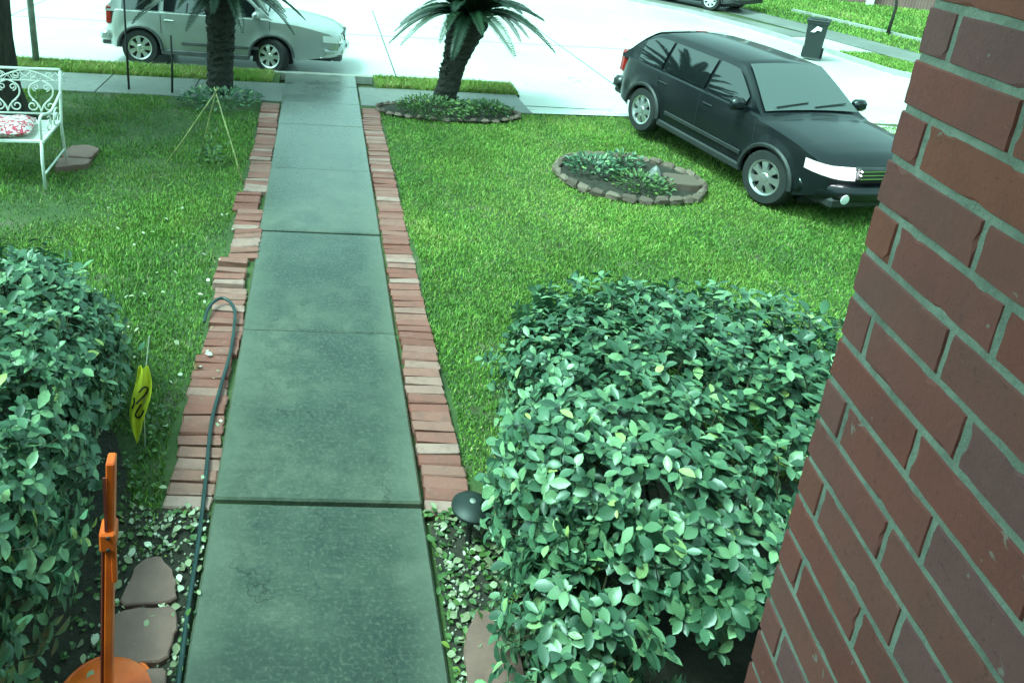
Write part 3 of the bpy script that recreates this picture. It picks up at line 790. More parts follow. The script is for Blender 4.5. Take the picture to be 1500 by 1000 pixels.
# ------------------------------------------------------------------ orange post on a rounded plate
op = empty('orange_stand', (-.775, 2.57, .0), .1); tag(op, 'orange painted metal stand with tall narrow post beside the left shrub', 'stand')
pt = MB(); pt.box((.035, .0, .65), (.034, .070, 1.34), bev=.006, M=Euler((.0, .035, 0)).to_matrix()); pt.build('post', M['orange'], op)
MB().box((.006, 0, .54), (.012, .06, .86), bev=.004, M=Euler((0, .035, 0)).to_matrix()).build('rust_strip', M['rust'], op)
cl = MB(); cl.box((.040, -.004, .95), (.064, .095, .09), bev=.008); cl.box((.062, -.03, .84), (.02, .03, .2), bev=.004); cl.build('bracket', M['orange'], op)
bs = MB(); bs.lathe([(0, .05), (.14, .05), (.20, .042), (.225, .02), (.225, .0)], 32); bs.build('base_plate', M['orange'], op, smooth=True, ang=40)
gd = MB(); gd.tube([(.215*math.cos(a*.19), .215*math.sin(a*.19), .030) for a in range(34)], .009, 6); gd.build('rim', M['orange'], op, smooth=True)
rb_ = MB()
for zz_ in (1.02, 1.08, 1.14, 1.20): rb_.box((.046+.035*(zz_-.65), 0, zz_), (.006, .05, .012))
rb_.box((.036, -.038, 1.13), (.012, .006, .26)); rb_.build('grip', M['rust'], op)
sc = MB()
for zz_ in (.92, .98): sc.lathe([(0, .006), (.008, .005), (.009, 0)], 8, (.045, -.052, zz_), Matrix.Rotation(PI/2, 3, 'X'))
sc.build('screws', M['dark_metal'], op)
bl = MB()
for xx, yy in ((.035, -.05), (.06, -.01), (-.04, -.05)): bl.lathe([(0, .066), (.010, .066), (.012, .055), (.012, .045)], 8, (xx, yy, 0))
bl.build('bolts', M['dark_metal'], op)

# ------------------------------------------------------------------ yellow marker flag
fg = empty('lawn_flag', (-.955, 4.2, 0)); tag(fg, 'yellow marker flag with black writing hanging on a thin pale wire', 'flag')
MB().tube([(0, 0, -.02), (.0, 0, .45), (.035, .01, .80)], .0035, 6).build('wire', M['pale_wire'], fg)
# limp flag: a folded sheet hanging along the wire
nu, nw = 12, 9; vv = []
def flag_pt(u, w):
    wd = .13*math.sin(PI*min(1, .12+u*.92))**.7
    xx = -.05+(w-.5)*wd*.9+.012*math.sin(u*7); yy = -.012+.018*math.sin(w*9+u*4); zz_ = .60-.56*u
    return (xx+.05*(1-u), yy, zz_)
for a in range(nu+1):
    for b in range(nw+1): vv.append(flag_pt(a/nu, b/nw))
ff = [(a*(nw+1)+b, a*(nw+1)+b+1, (a+1)*(nw+1)+b+1, (a+1)*(nw+1)+b) for a in range(nu) for b in range(nw)]
cloth = MB().add(vv, ff).build('flag', M['yellow'], fg, smooth=True)
def fl_line(uv):
    pts = []
    for u, w in uv:
        p = Vector(flag_pt(u, w)); pts.append((p.x, p.y-.007, p.z))
    return smooth(pts, 4)
mk = MB()
mk.tube(fl_line([(.30, .35), (.25, .55), (.29, .75), (.36, .70), (.42, .45), (.45, .35)]), .0055, 5)
mk.tube(fl_line([(.40, .15), (.46, .22), (.52, .18)]), .0055, 5)
mk.tube(fl_line([(.50, .60), (.60, .42), (.67, .50), (.66, .70), (.58, .82), (.55, .80)]), .0055, 5)
mk.build('black_writing', M['black'], cloth)

# ------------------------------------------------------------------ dark round cap at the shrub edge
gl = empty('garden_light', (1.0, 3.50, -.27)); tag(gl, 'dark round capped path light poking out of the right shrub', 'garden light')
MB().lathe([(.018, 0), (.018, .5)], 10).build('stake', M['dark_metal'], gl, smooth=True)
MB().lathe([(.0, .56), (.05, .555), (.10, .535), (.115, .52), (.115, .505), (.05, .5), (.0, .5)], 28).build('cap', M['bin'], gl, smooth=True, ang=40)
MB().lathe([(.0, .562), (.018, .560), (.02, .552)], 12).build('cap_button', M['galv'], gl, smooth=True)

# ------------------------------------------------------------------ white iron bench, its right end in view
bn = empty('garden_bench', (-3.75, 8.65, 0), .06); tag(bn, 'white scrolled wrought iron garden bench in front of the dark tree trunk', 'bench')
BX = .80      # half length
def curl(c_, r0, a0, turns, n=20, y=0, sx=1):
    return [(c_[0]+sx*r0*(1-.72*k/n)*math.cos(a0+turns*2*PI*k/n), y, c_[1]+r0*(1-.72*k/n)*math.sin(a0+turns*2*PI*k/n)) for k in range(n+1)]
for sx in (-1, 1):
    m_ = MB(); m_.tube([(sx*BX, -.46, -.01), (sx*(BX-.03), -.42, .3), (sx*(BX-.035), -.40, .56)], .019, 8); m_.build('leg', M['white_iron'], bn, smooth=True)
    m_ = MB(); m_.tube([(sx*(BX+.03), .36, -.01), (sx*BX, .30, .5), (sx*BX, .33, .9), (sx*BX, .36, 1.16)], .019, 8); m_.build('leg', M['white_iron'], bn, smooth=True)
    m_ = MB(); m_.tube(smooth([(sx*(BX-.035), -.40, .56), (sx*(BX-.035), -.42, .76), (sx*(BX-.03), -.36, .83), (sx*BX, -.1, .80), (sx*BX, .32, .90)], 6), .017, 8)
    m_.tube([(sx*BX, .1+.12*(1-.7*k/16)*math.cos(1+k*.55), .66+.12*(1-.7*k/16)*math.sin(1+k*.55)) for k in range(17)], .010, 6)
    m_.tube([(sx*BX, -.2+.1*(1-.7*k/16)*math.cos(2-k*.55), .68+.1*(1-.7*k/16)*math.sin(2-k*.55)) for k in range(17)], .010, 6)
    m_.build('armrest', M['white_iron'], bn, smooth=True)
    m_ = MB(); m_.tube([(sx*(BX-.02), -.45, .15), (sx*(BX+.015), .33, .19)], .014, 6); m_.build('stretcher', M['white_iron'], bn, smooth=True)
m_ = MB()
for yy in (-.40, .30): m_.box((0, yy, .54), (2*BX, .035, .035), bev=.006)
for sx in (-1, 1): m_.box((sx*(BX-.02), -.05, .54), (.033, .665, .033), bev=.006)
for k in range(12): m_.box((0, -.34+k*.052, .545), (2*BX-.07, .030, .01))
m_.build('seat', M['white_iron'], bn)
m_ = MB()       # back: hooped top rail and scrolls
m_.tube(smooth([(-BX, .36, 1.17), (-.5, .36, 1.17), (0, .362, 1.172), (.5, .36, 1.17), (BX, .36, 1.17)], 5), .017, 8)
m_.tube([(-BX, .345, 1.03), (BX, .345, 1.03)], .011, 6)
for xx in (-.4, .4): m_.tube(smooth([(xx-.38, .347, 1.0), (xx-.2, .352, 1.10), (xx, .354, 1.155), (xx+.2, .352, 1.10), (xx+.38, .347, 1.0)], 5), .011, 6)
m_.tube([(-BX, .305, .64), (BX, .305, .64)], .013, 6)
m_.build('back_frame', M['white_iron'], bn, smooth=True)
m_ = MB()
for xx in (-.58, -.19, .2, .58):
    for sx in (-1, 1):
        m_.tube(smooth([(xx, .31, .66), (xx+sx*.03, .315, .74), (xx+sx*.13, .325, .86), (xx+sx*.12, .33, .97), (xx+sx*.02, .34, 1.03)], 5), .011, 6)
        m_.tube(curl((xx+sx*.10, .73), .07, PI/2, sx*1.3, y=.315), .009, 6)
        m_.tube(curl((xx+sx*.06, .95), .045, -PI/2, sx*1.3, y=.335), .008, 6)
        m_.tube(curl((xx+sx*.09, 1.095), .05, PI, sx*1.4, y=.352), .008, 6)
m_.build('back_scrolls', M['white_iron'], bn, smooth=True)
m_ = MB()
for k in range(16):
    xx = -BX+.05+k*.1; m_.tube([(xx, .35, 1.03), (xx+.05, .355, 1.09), (xx+.1, .352, 1.03)], .006, 5); m_.tube([(xx, .352, 1.13), (xx+.05, .355, 1.07), (xx+.1, .352, 1.13)], .006, 5)
m_.build('back_lattice', M['white_iron'], bn, smooth=True)
# cushion lies on the bench
nu, nw = 16, 16; vv = []
for top in (1, -1):
    for a in range(nu+1):
        for b in range(nw+1):
            u, w = a/nu*2-1, b/nw*2-1
            e_ = max(0, (1-abs(u)**4))*max(0, (1-abs(w)**4)); vv.append((u*.33*(1-.05*w*w), w*.29*(1-.05*u*u), .07+top*.075*e_**.55+.006*math.sin(u*8+w*5)))
N1 = (nu+1)*(nw+1); ff = []
for a in range(nu):
    for b in range(nw):
        q = (a*(nw+1)+b, (a+1)*(nw+1)+b, (a+1)*(nw+1)+b+1, a*(nw+1)+b+1); ff.append(q); ff.append(tuple(i_+N1 for i_ in q[::-1]))
cu = MB().add(vv, ff).build('cushion', M['cloth'], smooth=True); cu.location = (-3.46, 8.52, .555); cu.rotation_euler = (0, 0, .2)
tag(cu, 'white and red floral seat cushion lying on the white bench', 'cushion')

# ------------------------------------------------------------------ shade tree at the left edge
tr = empty('shade_tree', (-4.52, 10.4, 0)); tag(tr, 'dark trunked shade tree standing behind the white bench', 'tree')
m_ = MB(); prof = [(-.05, .78), (.15, .6), (.5, .51), (1.2, .47), (2.5, .45), (3.6, .46)]
n = 20; vv = []
for (z, rr) in prof:
    for k in range(n):
        a = 2*PI*k/n; q = rr*(1+.07*math.sin(3*a+z)+.04*math.sin(7*a+z*2)); vv.append((q*math.cos(a), q*math.sin(a), z))
m_.add(vv, [(i_*n+k, i_*n+(k+1) % n, (i_+1)*n+(k+1) % n, (i_+1)*n+k) for i_ in range(len(prof)-1) for k in range(n)]); m_.build('trunk', M['bark'], tr, smooth=True)
r = random.Random(77); br = MB(); tips = []
for k in range(9):
    a = k*.7+r.uniform(-.2, .2); L = r.uniform(2.6, 4.2); e_ = Vector((math.cos(a)*L, math.sin(a)*L, 5.0+r.uniform(0, 2.4)))
    pts = smooth([(math.cos(a)*.2, math.sin(a)*.2, 3.3), tuple(e_*.45+Vector((0, 0, 2.1))), tuple(e_)], 5); br.tube(pts, [.2*(1-.85*q/(len(pts)-1)) for q in range(len(pts))], 8)
    for q in range(4, len(pts)): tips.append(pts[q])
br.build('limbs', M['bark'], tr, smooth=True)
vs = []; fs_ = []; at = []; k = 0; F = np.array(LEAFV[0][1])
for tp in tips:
    for q in range(95):
        d = Vector((r.gauss(0, .55), r.gauss(0, .55), r.gauss(0, .4))); p = tp+d
        if p.z < 3.7: continue
        E_ = Euler((r.gauss(0, .7), r.gauss(0, .7), r.uniform(0, 6.28))).to_matrix(); L = r.uniform(.12, .22)
        v = (LEAFV[r.randrange(5)][0]*L) @ np.array(E_).T+np.array(p); vs.append(v); fs_.append(F+k); at.append(np.full(len(v), r.random())); k += len(v)
tag(link('crown', fast_mesh('crown', np.concatenate(vs), np.concatenate(fs_), M['tree_leaf'], np.concatenate(at), True), tr), kind='stuff')

# ------------------------------------------------------------------ sago palms
def frond_mesh(L, droop, seed):
    r = random.Random(seed); m_ = MB(); N = 62; pts = []
    for k in range(N+1):
        t_ = k/N; pts.append(Vector((L*t_*(1-.12*droop*t_), 0, L*(.42*t_-(.42+droop)*t_*t_*.9))))
    m_.tube(pts[::5], [.015*(1-.8*k/len(pts[::5])) for k in range(len(pts[::5]))], 5)
    v = []; f = []
    for k in range(4, N+1):
        t_ = k/N; p = pts[k]; tg = (pts[min(k+1, N)]-pts[k-1]).normalized()
        ln = .17*math.sin(PI*min(1, .12+t_*.86))**.55*r.uniform(.9, 1.1)
        nn = Vector((-tg.z, 0, tg.x))
        for s_ in (-1, 1):
            d = (tg*.55+Vector((0, s_, 0))*.85+nn*.28).normalized(); e_ = p+d*ln-Vector((0, 0, .025*r.random()))
            mid_ = p+d*ln*.5+nn*.012; wv = tg*.0125; i0 = len(v)
            v += [tuple(p-wv*.6), tuple(mid_-wv), tuple(e_), tuple(mid_+wv), tuple(p+wv*.6)]
            f += [(i0, i0+1, i0+3, i0+4), (i0+1, i0+2, i0+3)]
    m_.add(v, f); me = m_.mesh('frond'); me.materials.append(M['frond']); return me
FR = [frond_mesh(1.15, d, q) for q, d in enumerate((.05, .18, .34, .52, .70))]
def palm(loc, lean, hgt, r0, r1, label, seed, nfr, zlow):
    r = random.Random(seed); root = empty('sago_palm', loc); tag(root, label, 'palm', 'sago palms beside the walkway')
    topc = Vector((lean[0], lean[1], hgt)); n = 18; rows = 26; vv = []
    for i_ in range(rows+1):
        t_ = i_/rows; c_ = Vector((lean[0]*t_**1.2, lean[1]*t_, hgt*t_-.03)); rad = r0+(r1-r0)*max(0, (t_-.45)/.55)**1.3
        if t_ > .92: rad *= 1-(t_-.92)*4
        for k in range(n):
            a = 2*PI*(k+.5*(i_ % 2))/n; q = rad*(1+r.uniform(-.05, .09)+(.05 if i_ % 2 else 0)); vv.append((c_.x+q*math.cos(a), c_.y+q*math.sin(a), c_.z))
    m_ = MB().add(vv, [(i_*n+k, i_*n+(k+1) % n, (i_+1)*n+(k+1) % n, (i_+1)*n+k) for i_ in range(rows) for k in range(n)])
    # old leaf bases
    for q in range(150):
        t_ = r.uniform(.3, .97); a = r.uniform(0, 6.28); c_ = Vector((lean[0]*t_**1.2, lean[1]*t_, hgt*t_)); rad = r0+(r1-r0)*max(0, (t_-.45)/.55)**1.3
        d = Vector((math.cos(a), math.sin(a), 0)); b = c_+d*rad*.92; e_ = c_+d*(rad+.035)+Vector((0, 0, .07)); sd = Vector((-d.y, d.x, 0))*.028
        m_.add([tuple(b-sd), tuple(b+sd), tuple(e_+sd*.5), tuple(e_-sd*.5), tuple(b-d*.03+Vector((0, 0, .06)))], [(0, 1, 2, 3), (3, 2, 4), (0, 3, 4), (1, 4, 2)])
    m_.build('trunk', M['palm_bark'], root)
    for k in range(nfr):
        ring = k/nfr; a = k*2.39996+r.uniform(-.12, .12)
        q = min(4, int(ring*4.6+r.random()*.8)); elev = 1.12-.86*ring+r.uniform(-.08, .08)
        mx = Matrix.Translation(topc+Vector((math.cos(a)*.07, math.sin(a)*.07, .02-.10*ring))) @ Matrix.Rotation(a, 4, 'Z') @ Matrix.Rotation(-elev*.75, 4, 'Y') @ Matrix.Rotation(r.uniform(-.25, .25), 4, 'X') @ Matrix.Scale(r.uniform(.85, 1.12), 4)
        link('frond', FR[q], root, mx)
    return root
palm((2.20, 12.55, 0), (.30, 0, 0), 1.50, .185, .36, 'leaning sago palm right of the walkway in its stone ring', 3, 52, 0)
palm((-1.53, 12.55, 0), (.0, .02, 0), 1.62, .205, .25, 'upright sago palm left of the walkway in front of the silver car', 9, 52, 0)

# ------------------------------------------------------------------ planting rings
def ring_bed(name, el_, lab, nst, gapang=None, sz=.13, zs=1.0):
    cx_, cy_, a_, b_ = el_
    root = empty(name, (cx_, cy_, 0)); tag(root, lab, 'planting bed')
    m_ = MB(); N = 40; vv = [(0, 0, .07)]+[(a_*.98*math.cos(2*PI*k/N), b_*.98*math.sin(2*PI*k/N), .02) for k in range(N)]
    m_.add(vv, [(0, k+1, (k+1) % N+1) for k in range(N)]); m_.build('soil', M['bed'], root, smooth=True)
    sms = []
    for q in range(4):
        rr = random.Random(q+300); mm_ = MB().box((0, 0, 0), (sz*1.5, sz*.8, .12*zs), bev=.03); mm_.v[0] = mm_.v[0]+np.array([[rr.uniform(-.012, .012) for _ in range(3)] for _ in mm_.v[0]]); me = mm_.mesh('stone'); me.materials.append(M['stone']); sms.append(me)
    for k in range(nst):
        an = 2*PI*k/nst
        if gapang and gapang[0] < an < gapang[1]: continue
        o = link('stone', sms[k % 4], root); o.location = (a_*math.cos(an), b_*math.sin(an), .035+rnd.uniform(-.015, .015))
        o.rotation_euler = (rnd.uniform(-.1, .1), rnd.uniform(-.1, .1), math.atan2(b_*math.cos(an), -a_*math.sin(an))+rnd.uniform(-.12, .12))
    return root
ring_bed('planting_ring', RING, 'round stone edged bed with small plants in the right lawn', 30, None, .115, .9)
ring_bed('planting_ring', BEDR, 'pale stone edged bed around the leaning right palm', 34, None, .085, .55)
def clump(name, lab, c_, rad, n, size, seed, mat, h, kind=None):
    r = random.Random(seed); vs = []; fs_ = []; at = []; k = 0; F = np.array(LEAFV[0][1])
    n = int(n*1.25)
    for q in range(n):
        a = r.uniform(0, 6.28); rr = rad*math.sqrt(r.random()); z = r.uniform(.02, h)*(1-.5*rr/rad)
        E_ = Euler((r.gauss(0, .5), -r.uniform(0, 1.2), a)).to_matrix(); L = size*r.uniform(.6, 1.3)
        v = (LEAFV[r.randrange(5)][0]*np.array([L, L*.8, L])) @ np.array(E_).T+np.array([rr*math.cos(a), rr*math.sin(a), z]); vs.append(v); fs_.append(F+k); at.append(np.full(len(v), r.random())); k += len(v)
    o = link(name, fast_mesh(name, np.concatenate(vs), np.concatenate(fs_), mat, np.concatenate(at), True)); o.location = c_
    return tag(o, lab, 'plant' if not kind else 'ground cover', kind=kind)
clump('leafy_plant', 'dark bushy plant in the left half of the round stone bed', (3.72, 9.5, .05), .34, 230, .075, 81, M['leaf'], .22)
clump('leafy_plant', 'bright green low plant at the front of the round stone bed', (4.22, 9.05, .04), .38, 330, .06, 82, M['bed_leaf'], .13)
clump('leafy_plant', 'dark small plant at the back of the round stone bed', (4.25, 9.75, .05), .24, 130, .07, 83, M['leaf'], .20)
clump('ground_cover', 'low green ground cover around the leaning right palm', (2.0, 12.0, .05), .62, 650, .07, 84, M['bed_leaf'], .16, 'stuff')
clump('ground_cover', 'low green ground cover right of the leaning palm trunk', (2.85, 12.05, .05), .38, 320, .07, 85, M['bed_leaf'], .14, 'stuff')
clump('ground_cover', 'dark weeds around the upright left palm', (-1.45, 11.95, .04), .62, 420, .08, 86, M['leaf'], .14, 'stuff')
flagstone('flagstone', [(4.55, 9.0), (4.95, 8.95), (5.0, 9.3), (4.6, 9.4)], .12, 'flat pale stone lying in the right side of the round bed', None, 'stone')
o = MB(); o.lathe([(.0, .0), (.10, 0), (.085, .05), (.05, .12), (.0, .17)], 7); o = o.build('pointed_stone', M['sidewalk']); o.location = (4.5, 9.35, .05); tag(o, 'small pale pointed stone in the middle of the round bed', 'stone')

# ------------------------------------------------------------------ staked plant
tp = empty('plant_stake', (-1.28, 9.25, 0)); tag(tp, 'tripod of three thin bamboo stakes on the left lawn', 'plant stakes')
apex = Vector((.10, .02, .93))
for (fx, fy) in ((-.50, -.05), (.50, -.52), (-.12, .12)):
    f_ = Vector((fx, fy, -.02)); d = (apex-f_); MB().tube([f_, f_+d*.35+Vector((.006, 0, 0)), f_+d*.7, apex+d*.06], [.012, .0115, .010, .008], 7).build('stake', M['bamboo'], tp, smooth=True)
MB().tube([apex+Vector((.018*math.cos(k*.8), .018*math.sin(k*.8), -.03+.003*k)) for k in range(20)], .004, 5).build('tie', M['dark_metal'], tp)
clump('leafy_plant', 'thin weedy plant growing between the bamboo stakes', (-1.2, 9.2, .0), .14, 70, .08, 87, M['bed_leaf'], .55)

# ------------------------------------------------------------------ posts
m_ = MB().tube([(0, 0, -.1), (-.16, 0, 3.4)], [.058, .052], 14); o = m_.build('street_pole', M['galv'], smooth=True); o.location = (-4.95, 13.85, 0); tag(o, 'plain weathered pole in the verge left of the silver car', 'pole')
o = MB().tube([(0, 0, -.05), (-.03, .0, .8), (-.07, 0, 2.0)], [.02, .018, .016], 8).build('thin_post', M['dark_metal'], smooth=True); o.location = (-2.99, 12.45, 0); tag(o, 'tall thin dark post in front of the silver car rear', 'post', 'thin posts by the pavement')
o = MB().tube([(0, 0, -.05), (.0, .0, .5), (-.02, 0, .95)], [.02, .018, .016], 8).build('thin_post', M['dark_metal'], smooth=True); o.location = (-2.28, 12.38, 0); tag(o, 'short thin dark post in front of the silver car door', 'post', 'thin posts by the pavement')

# ------------------------------------------------------------------ cars
def car(label, cat, loc, rz, P, paint, lit=False, steer=0, clad='trim', rot=None, name='parked_car', plate=True):
    """x forward, y left. P: L, W, zs sill, belt, roof, wb, rt tyre radius, nose/hood heights"""
    L, Wd, zb, zr, wb, rt = P['L'], P['W'], P['belt'], P['roof'], P['wb'], P['rt']
    root = empty(name, loc, rz, rot); tag(root, label, cat)
    xf, xr = P['xf'], P['xf']-wb                 # axle positions
    hx0, hx1 = P['cowl'], L/2                   # hood
    sill = P.get('sill', .26); Ra = rt*1.17
    def zbot(x):
        z = sill+.04*max(0, (abs(x)-L*.42)/(L*.08))
        if x > xf+Ra*.8: z = max(z, sill+.16*((x-xf-Ra*.8)/(L/2-xf-Ra*.8)))
        if x < xr-Ra*.8: z = max(z, sill+.12*((xr-Ra*.8-x)/(L/2+xr-Ra*.8)))
        for xw in (xf, xr):
            d = abs(x-xw)
            if d < Ra: z = max(z, rt+math.sqrt(Ra*Ra-d*d)*.98)
        return z
    def ztop(x):
        if x >= hx0:
            u = (x-hx0)/(hx1-hx0); return zb-.03-P['hood']*u**1.6-(.10*max(0, (u-.86)/.14)**2)
        if x < -L/2+.12: return zb-.07*((-L/2+.12-x)/.12)**2
        return zb
    def half(x):
        u = abs(x)/(L/2); return Wd/2*(1-.035*u*u-.16*max(0, (u-.82)/.18)**2.4)
    xs = sorted(set([round(-L/2+L*k/54, 4) for k in range(55)]+[round(xw+Ra*math.cos(q*PI/12), 4) for xw in (xf, xr) for q in range(13)]))
    xs = [x for k, x in enumerate(xs) if k == 0 or x-xs[k-1] > .006]
    NR = 9; rows = []
    for x in xs:
        b_, t_, w_ = zbot(x), ztop(x), half(x); pr = []
        for k in range(NR):
            q = k/(NR-1); z = b_+(t_-b_)*q
            g = (z-sill)/(zb-sill); bul = 1-.05*(1-g)**2*1.3-.10*max(0, g-.62)**1.4
            for xw in (xf, xr):
                d = math.hypot(x-xw, z-rt)
                if d < Ra*1.28: bul += .028*(1-(d/Ra-1)/.28)*max(0, min(1, 1.6-g*1.2))
            pr.append((x, w_*bul, z))
        rows.append(pr)
    v = []; ring = 2*NR+7
    for pr in rows:
        tw = pr[-1][1]; tz = pr[-1][2]
        cr = [(pr[0][0], tw*(1-.03)*c_, tz+.012+.045*(1-c_*c_)) for c_ in (1, .7, .35, 0, -.35, -.7, -1)]
        v += pr+cr+[(x, -y, z) for x, y, z in pr[::-1]]
    fx = xf+Ra*.9; bx = xr-Ra*.9; zm = sill+(zb-sill)*.42
    def bend(p):
        x, y, z = p
        if x > fx:
            u = ((x-fx)/(L/2-fx))**1.5; x -= u*(.17*(abs(y)/(Wd/2))**2.2+.16*(max(0, z-zm)/(zb-zm))**2+.07*(max(0, zm-z)/(zm-sill))**2)
        elif x < bx:
            u = ((bx-x)/(L/2+bx))**1.5; x += u*(.10*(abs(y)/(Wd/2))**2.4+.10*(max(0, z-zm)/(zb-zm))**2+.05*(max(0, zm-z)/(zm-sill))**2)
        return (x, y, z)
    v = [bend(p) for p in v]
    f = []
    for i_ in range(len(xs)-1):
        for k in range(ring-1): f.append((i_*ring+k, (i_+1)*ring+k, (i_+1)*ring+k+1, i_*ring+k+1))
    f.append(tuple(range(ring))); f.append(tuple((len(xs)-1)*ring+k for k in range(ring))[::-1])
    # wheel wells and floor
    body = MB().add(v, f).build('body', paint, root, smooth=True, ang=32)
    un = MB(); un.box((0, 0, sill+.12), (L*.9, Wd*.72, .2)); un.box(((xf+xr)/2, 0, sill+.05), (wb-2*Ra-.06, Wd*.93, .12))
    for xw in (xf, xr): un.box((xw, 0, rt+.12), (Ra*1.9, Wd*.66, Ra*1.5))
    un.build('underbody', M['trim'], root)
    # cladding along sills, arches
    cb = MB()
    for s_ in (-1, 1):
        for xw in (xf, xr):
            pts = [(xw+Ra*1.03*math.cos(a), s_*(half(xw+Ra*math.cos(a))*(1.0)+.004), rt+Ra*1.0*math.sin(a)) for a in [PI*k/14 for k in range(15)]]; MB().tube(pts, .030, 6).build('wheel_arch_trim', M[clad], root, smooth=True, ang=40)
        MB().box(((xf+xr)/2, s_*(Wd/2*.965), sill+.035), (wb-2*Ra, .05, .10), bev=.02).build('sill_trim', M[clad], root)
    # cabin
    c0, c1, c2, c3 = P['cowl']+.02, P['rf'], P['rr'], P['tail']
    wb_, wr_ = Wd/2*.905, Wd/2*.70
    def cy(z): return wb_+(wr_-wb_)*((z-zb)/(zr-zb))**1.15
    st = [(c0, zb-.03, zb-.02)]
    N = 22; v = []; cab = []
    for k in range(N+1):
        x = c3+(c0-c3)*k/N
        if x > c1: z = zb+(zr-zb)*(1-((x-c1)/(c0-c1))**1.12)
        elif x < c2: z = zb+(zr-zb)*(1-((c2-x)/(c2-c3))**1.7)
        else: z = zr+.022*math.sin(PI*(x-c2)/(c1-c2))
        z = max(z, zb+.004); cab.append((x, z))
    for (x, z) in cab:
        ww = cy(min(z, zr)); hh = z-zb
        v += [(x, wb_, zb-.03), (x, wb_+(ww-wb_)*.5, zb+hh*.5), (x, ww+.012, z-.05*min(1, hh*4)), (x, ww-.05, z-.008), (x, 0, z+.03*min(1, hh*4)), (x, -ww+.05, z-.008), (x, -ww-.012, z-.05*min(1, hh*4)), (x, -wb_-(ww-wb_)*.5, zb+hh*.5), (x, -wb_, zb-.03)]
    f = [(i_*9+k, i_*9+k+1, (i_+1)*9+k+1, (i_+1)*9+k) for i_ in range(N) for k in range(8)]+[tuple(range(9))[::-1], tuple(N*9+k for k in range(9))]
    MB().add(v, f).build('cabin', paint, root, smooth=True, ang=38)
    def czx(x):
        for k in range(N):
            if cab[k][0] <= x <= cab[k+1][0]:
                t_ = (x-cab[k][0])/(cab[k+1][0]-cab[k][0]); return cab[k][1]+(cab[k+1][1]-cab[k][1])*t_
        return zb
    # side glass
    def side_glass(xa, xb):
        for s_ in (-1, 1):
            up_ = []; lo = []
            for k in range(9):
                x = xa+(xb-xa)*k/8; zt = min(czx(x)-.085, zr-.075); zl = zb+.03
                zt = max(zt, zl+.01); up_.append((x, s_*(cy(zt)+.016+.0), zt)); lo.append((x, s_*(wb_+.006), zl))
            m_ = MB(); n = 9; mid_ = [((a[0]+b[0])/2, (a[1]+b[1])/2+s_*.012, (a[2]+b[2])/2) for a, b in zip(lo, up_)]
            m_.add(lo+mid_+up_, [(r_*n+k, r_*n+k+1, (r_+1)*n+k+1, (r_+1)*n+k) for r_ in (0, 1) for k in range(n-1)]); m_.build('side_window', M['glass'], root, smooth=True)
    gl_ = P['glass']
    for (xa, xb) in gl_: side_glass(xa, xb)
    for nm, (xa, xb) in (('windscreen', (c1+.05, c0-.05)), ('rear_window', (c2-.05, c3+.06))):
        v = []; n = 7
        for k in range(9):
            x = xa+(xb-xa)*k/8; z = czx(x)
            for q in range(n):
                u = q/(n-1)*2-1; ww = cy(min(z, zr))-.06; v.append((x, u*ww, z+.012+.022*(1-u*u)+.012))
        MB().add(v, [(k*n+q, k*n+q+1, (k+1)*n+q+1, (k+1)*n+q) for k in range(8) for q in range(n-1)]).build(nm, M['screen' if nm == 'windscreen' else 'glass'], root, smooth=True)
    for y0_ in (.05, -.55):        # wipers resting at the foot of the windscreen
        pw = []
        for k in range(7):
            x = c0-.07-.05*k/6; pw.append((x, y0_+.52*k/6, czx(x)+.05+.012*(1-((y0_+.52*k/6)/wb_)**2)))
        MB().tube(pw, .009, 5).build('wiper', M['trim'], root)
    # door seams, handles, mirrors
    for s_ in (-1, 1):
        sm_ = MB()
        for xd in P['doors']:
            pts = [(xd+.03*math.sin(z*3), s_*(half(xd)*(1-.05*(1-(z-sill)/(zb-sill))**2*1.3-.10*max(0, (z-sill)/(zb-sill)-.62)**1.4)+.001), z) for z in [sill+.09+(zb-sill-.12)*k/8 for k in range(9)]]; sm_.tube(pts, .006, 4)
        tag(sm_.build('door_seams', M['trim'], root), kind='stuff')
        for xd in P['handles']: MB().box((xd, s_*(half(xd)*.972+.012), zb-.13), (.19, .03, .035), bev=.01).build('door_handle', paint, root)
        mr = MB(); mr.box((P['cowl']-.25, s_*(Wd/2+.09), zb+.09), (.13, .2, .15), bev=.04); mr.box((P['cowl']-.22, s_*(Wd/2-.02), zb+.04), (.06, .1, .05)); mr.build('mirror', paint, root, smooth=True, ang=40)
        rb = MB().box((P['doors'][0]-.9, s_*(Wd/2*.985), sill+.22), (wb-2*Ra-.2, .022, .06), bev=.008); rb.build('rub_strip', M[clad], root)
    # front end: lamps, grille, bumper
    hx = L/2; hz = ztop(hx-.12)
    for s_ in (-1, 1):
        v = []; n = 10; mm_ = 5; hx_ = L/2
        for k in range(n):
            for q in range(mm_):
                t_ = k/(n-1); z = hz-.035-.15*q/(mm_-1)*(1-.35*max(0, t_-.4)); 
                if t_ < .7: p = bend((hx_, s_*(Wd/2*.46+(half(hx_)*.97-Wd/2*.46)*t_/.7), z)); p = (p[0]+.012, p[1], p[2])
                else:
                    x_ = hx_-.30*((t_-.7)/.3)**1.2; p = bend((x_, s_*half(x_)*(.97+.008*(t_-.7)/.3), z+.02*(t_-.7)/.3)); p = (p[0]+.008, p[1]+s_*.014, p[2])
                v.append(p)
        hl = MB().add(v, [(k*mm_+q, k*mm_+q+1, (k+1)*mm_+q+1, (k+1)*mm_+q) for k in range(n-1) for q in range(mm_-1)]).build('headlight', M['lit'] if lit else M['lens'], root, smooth=True)
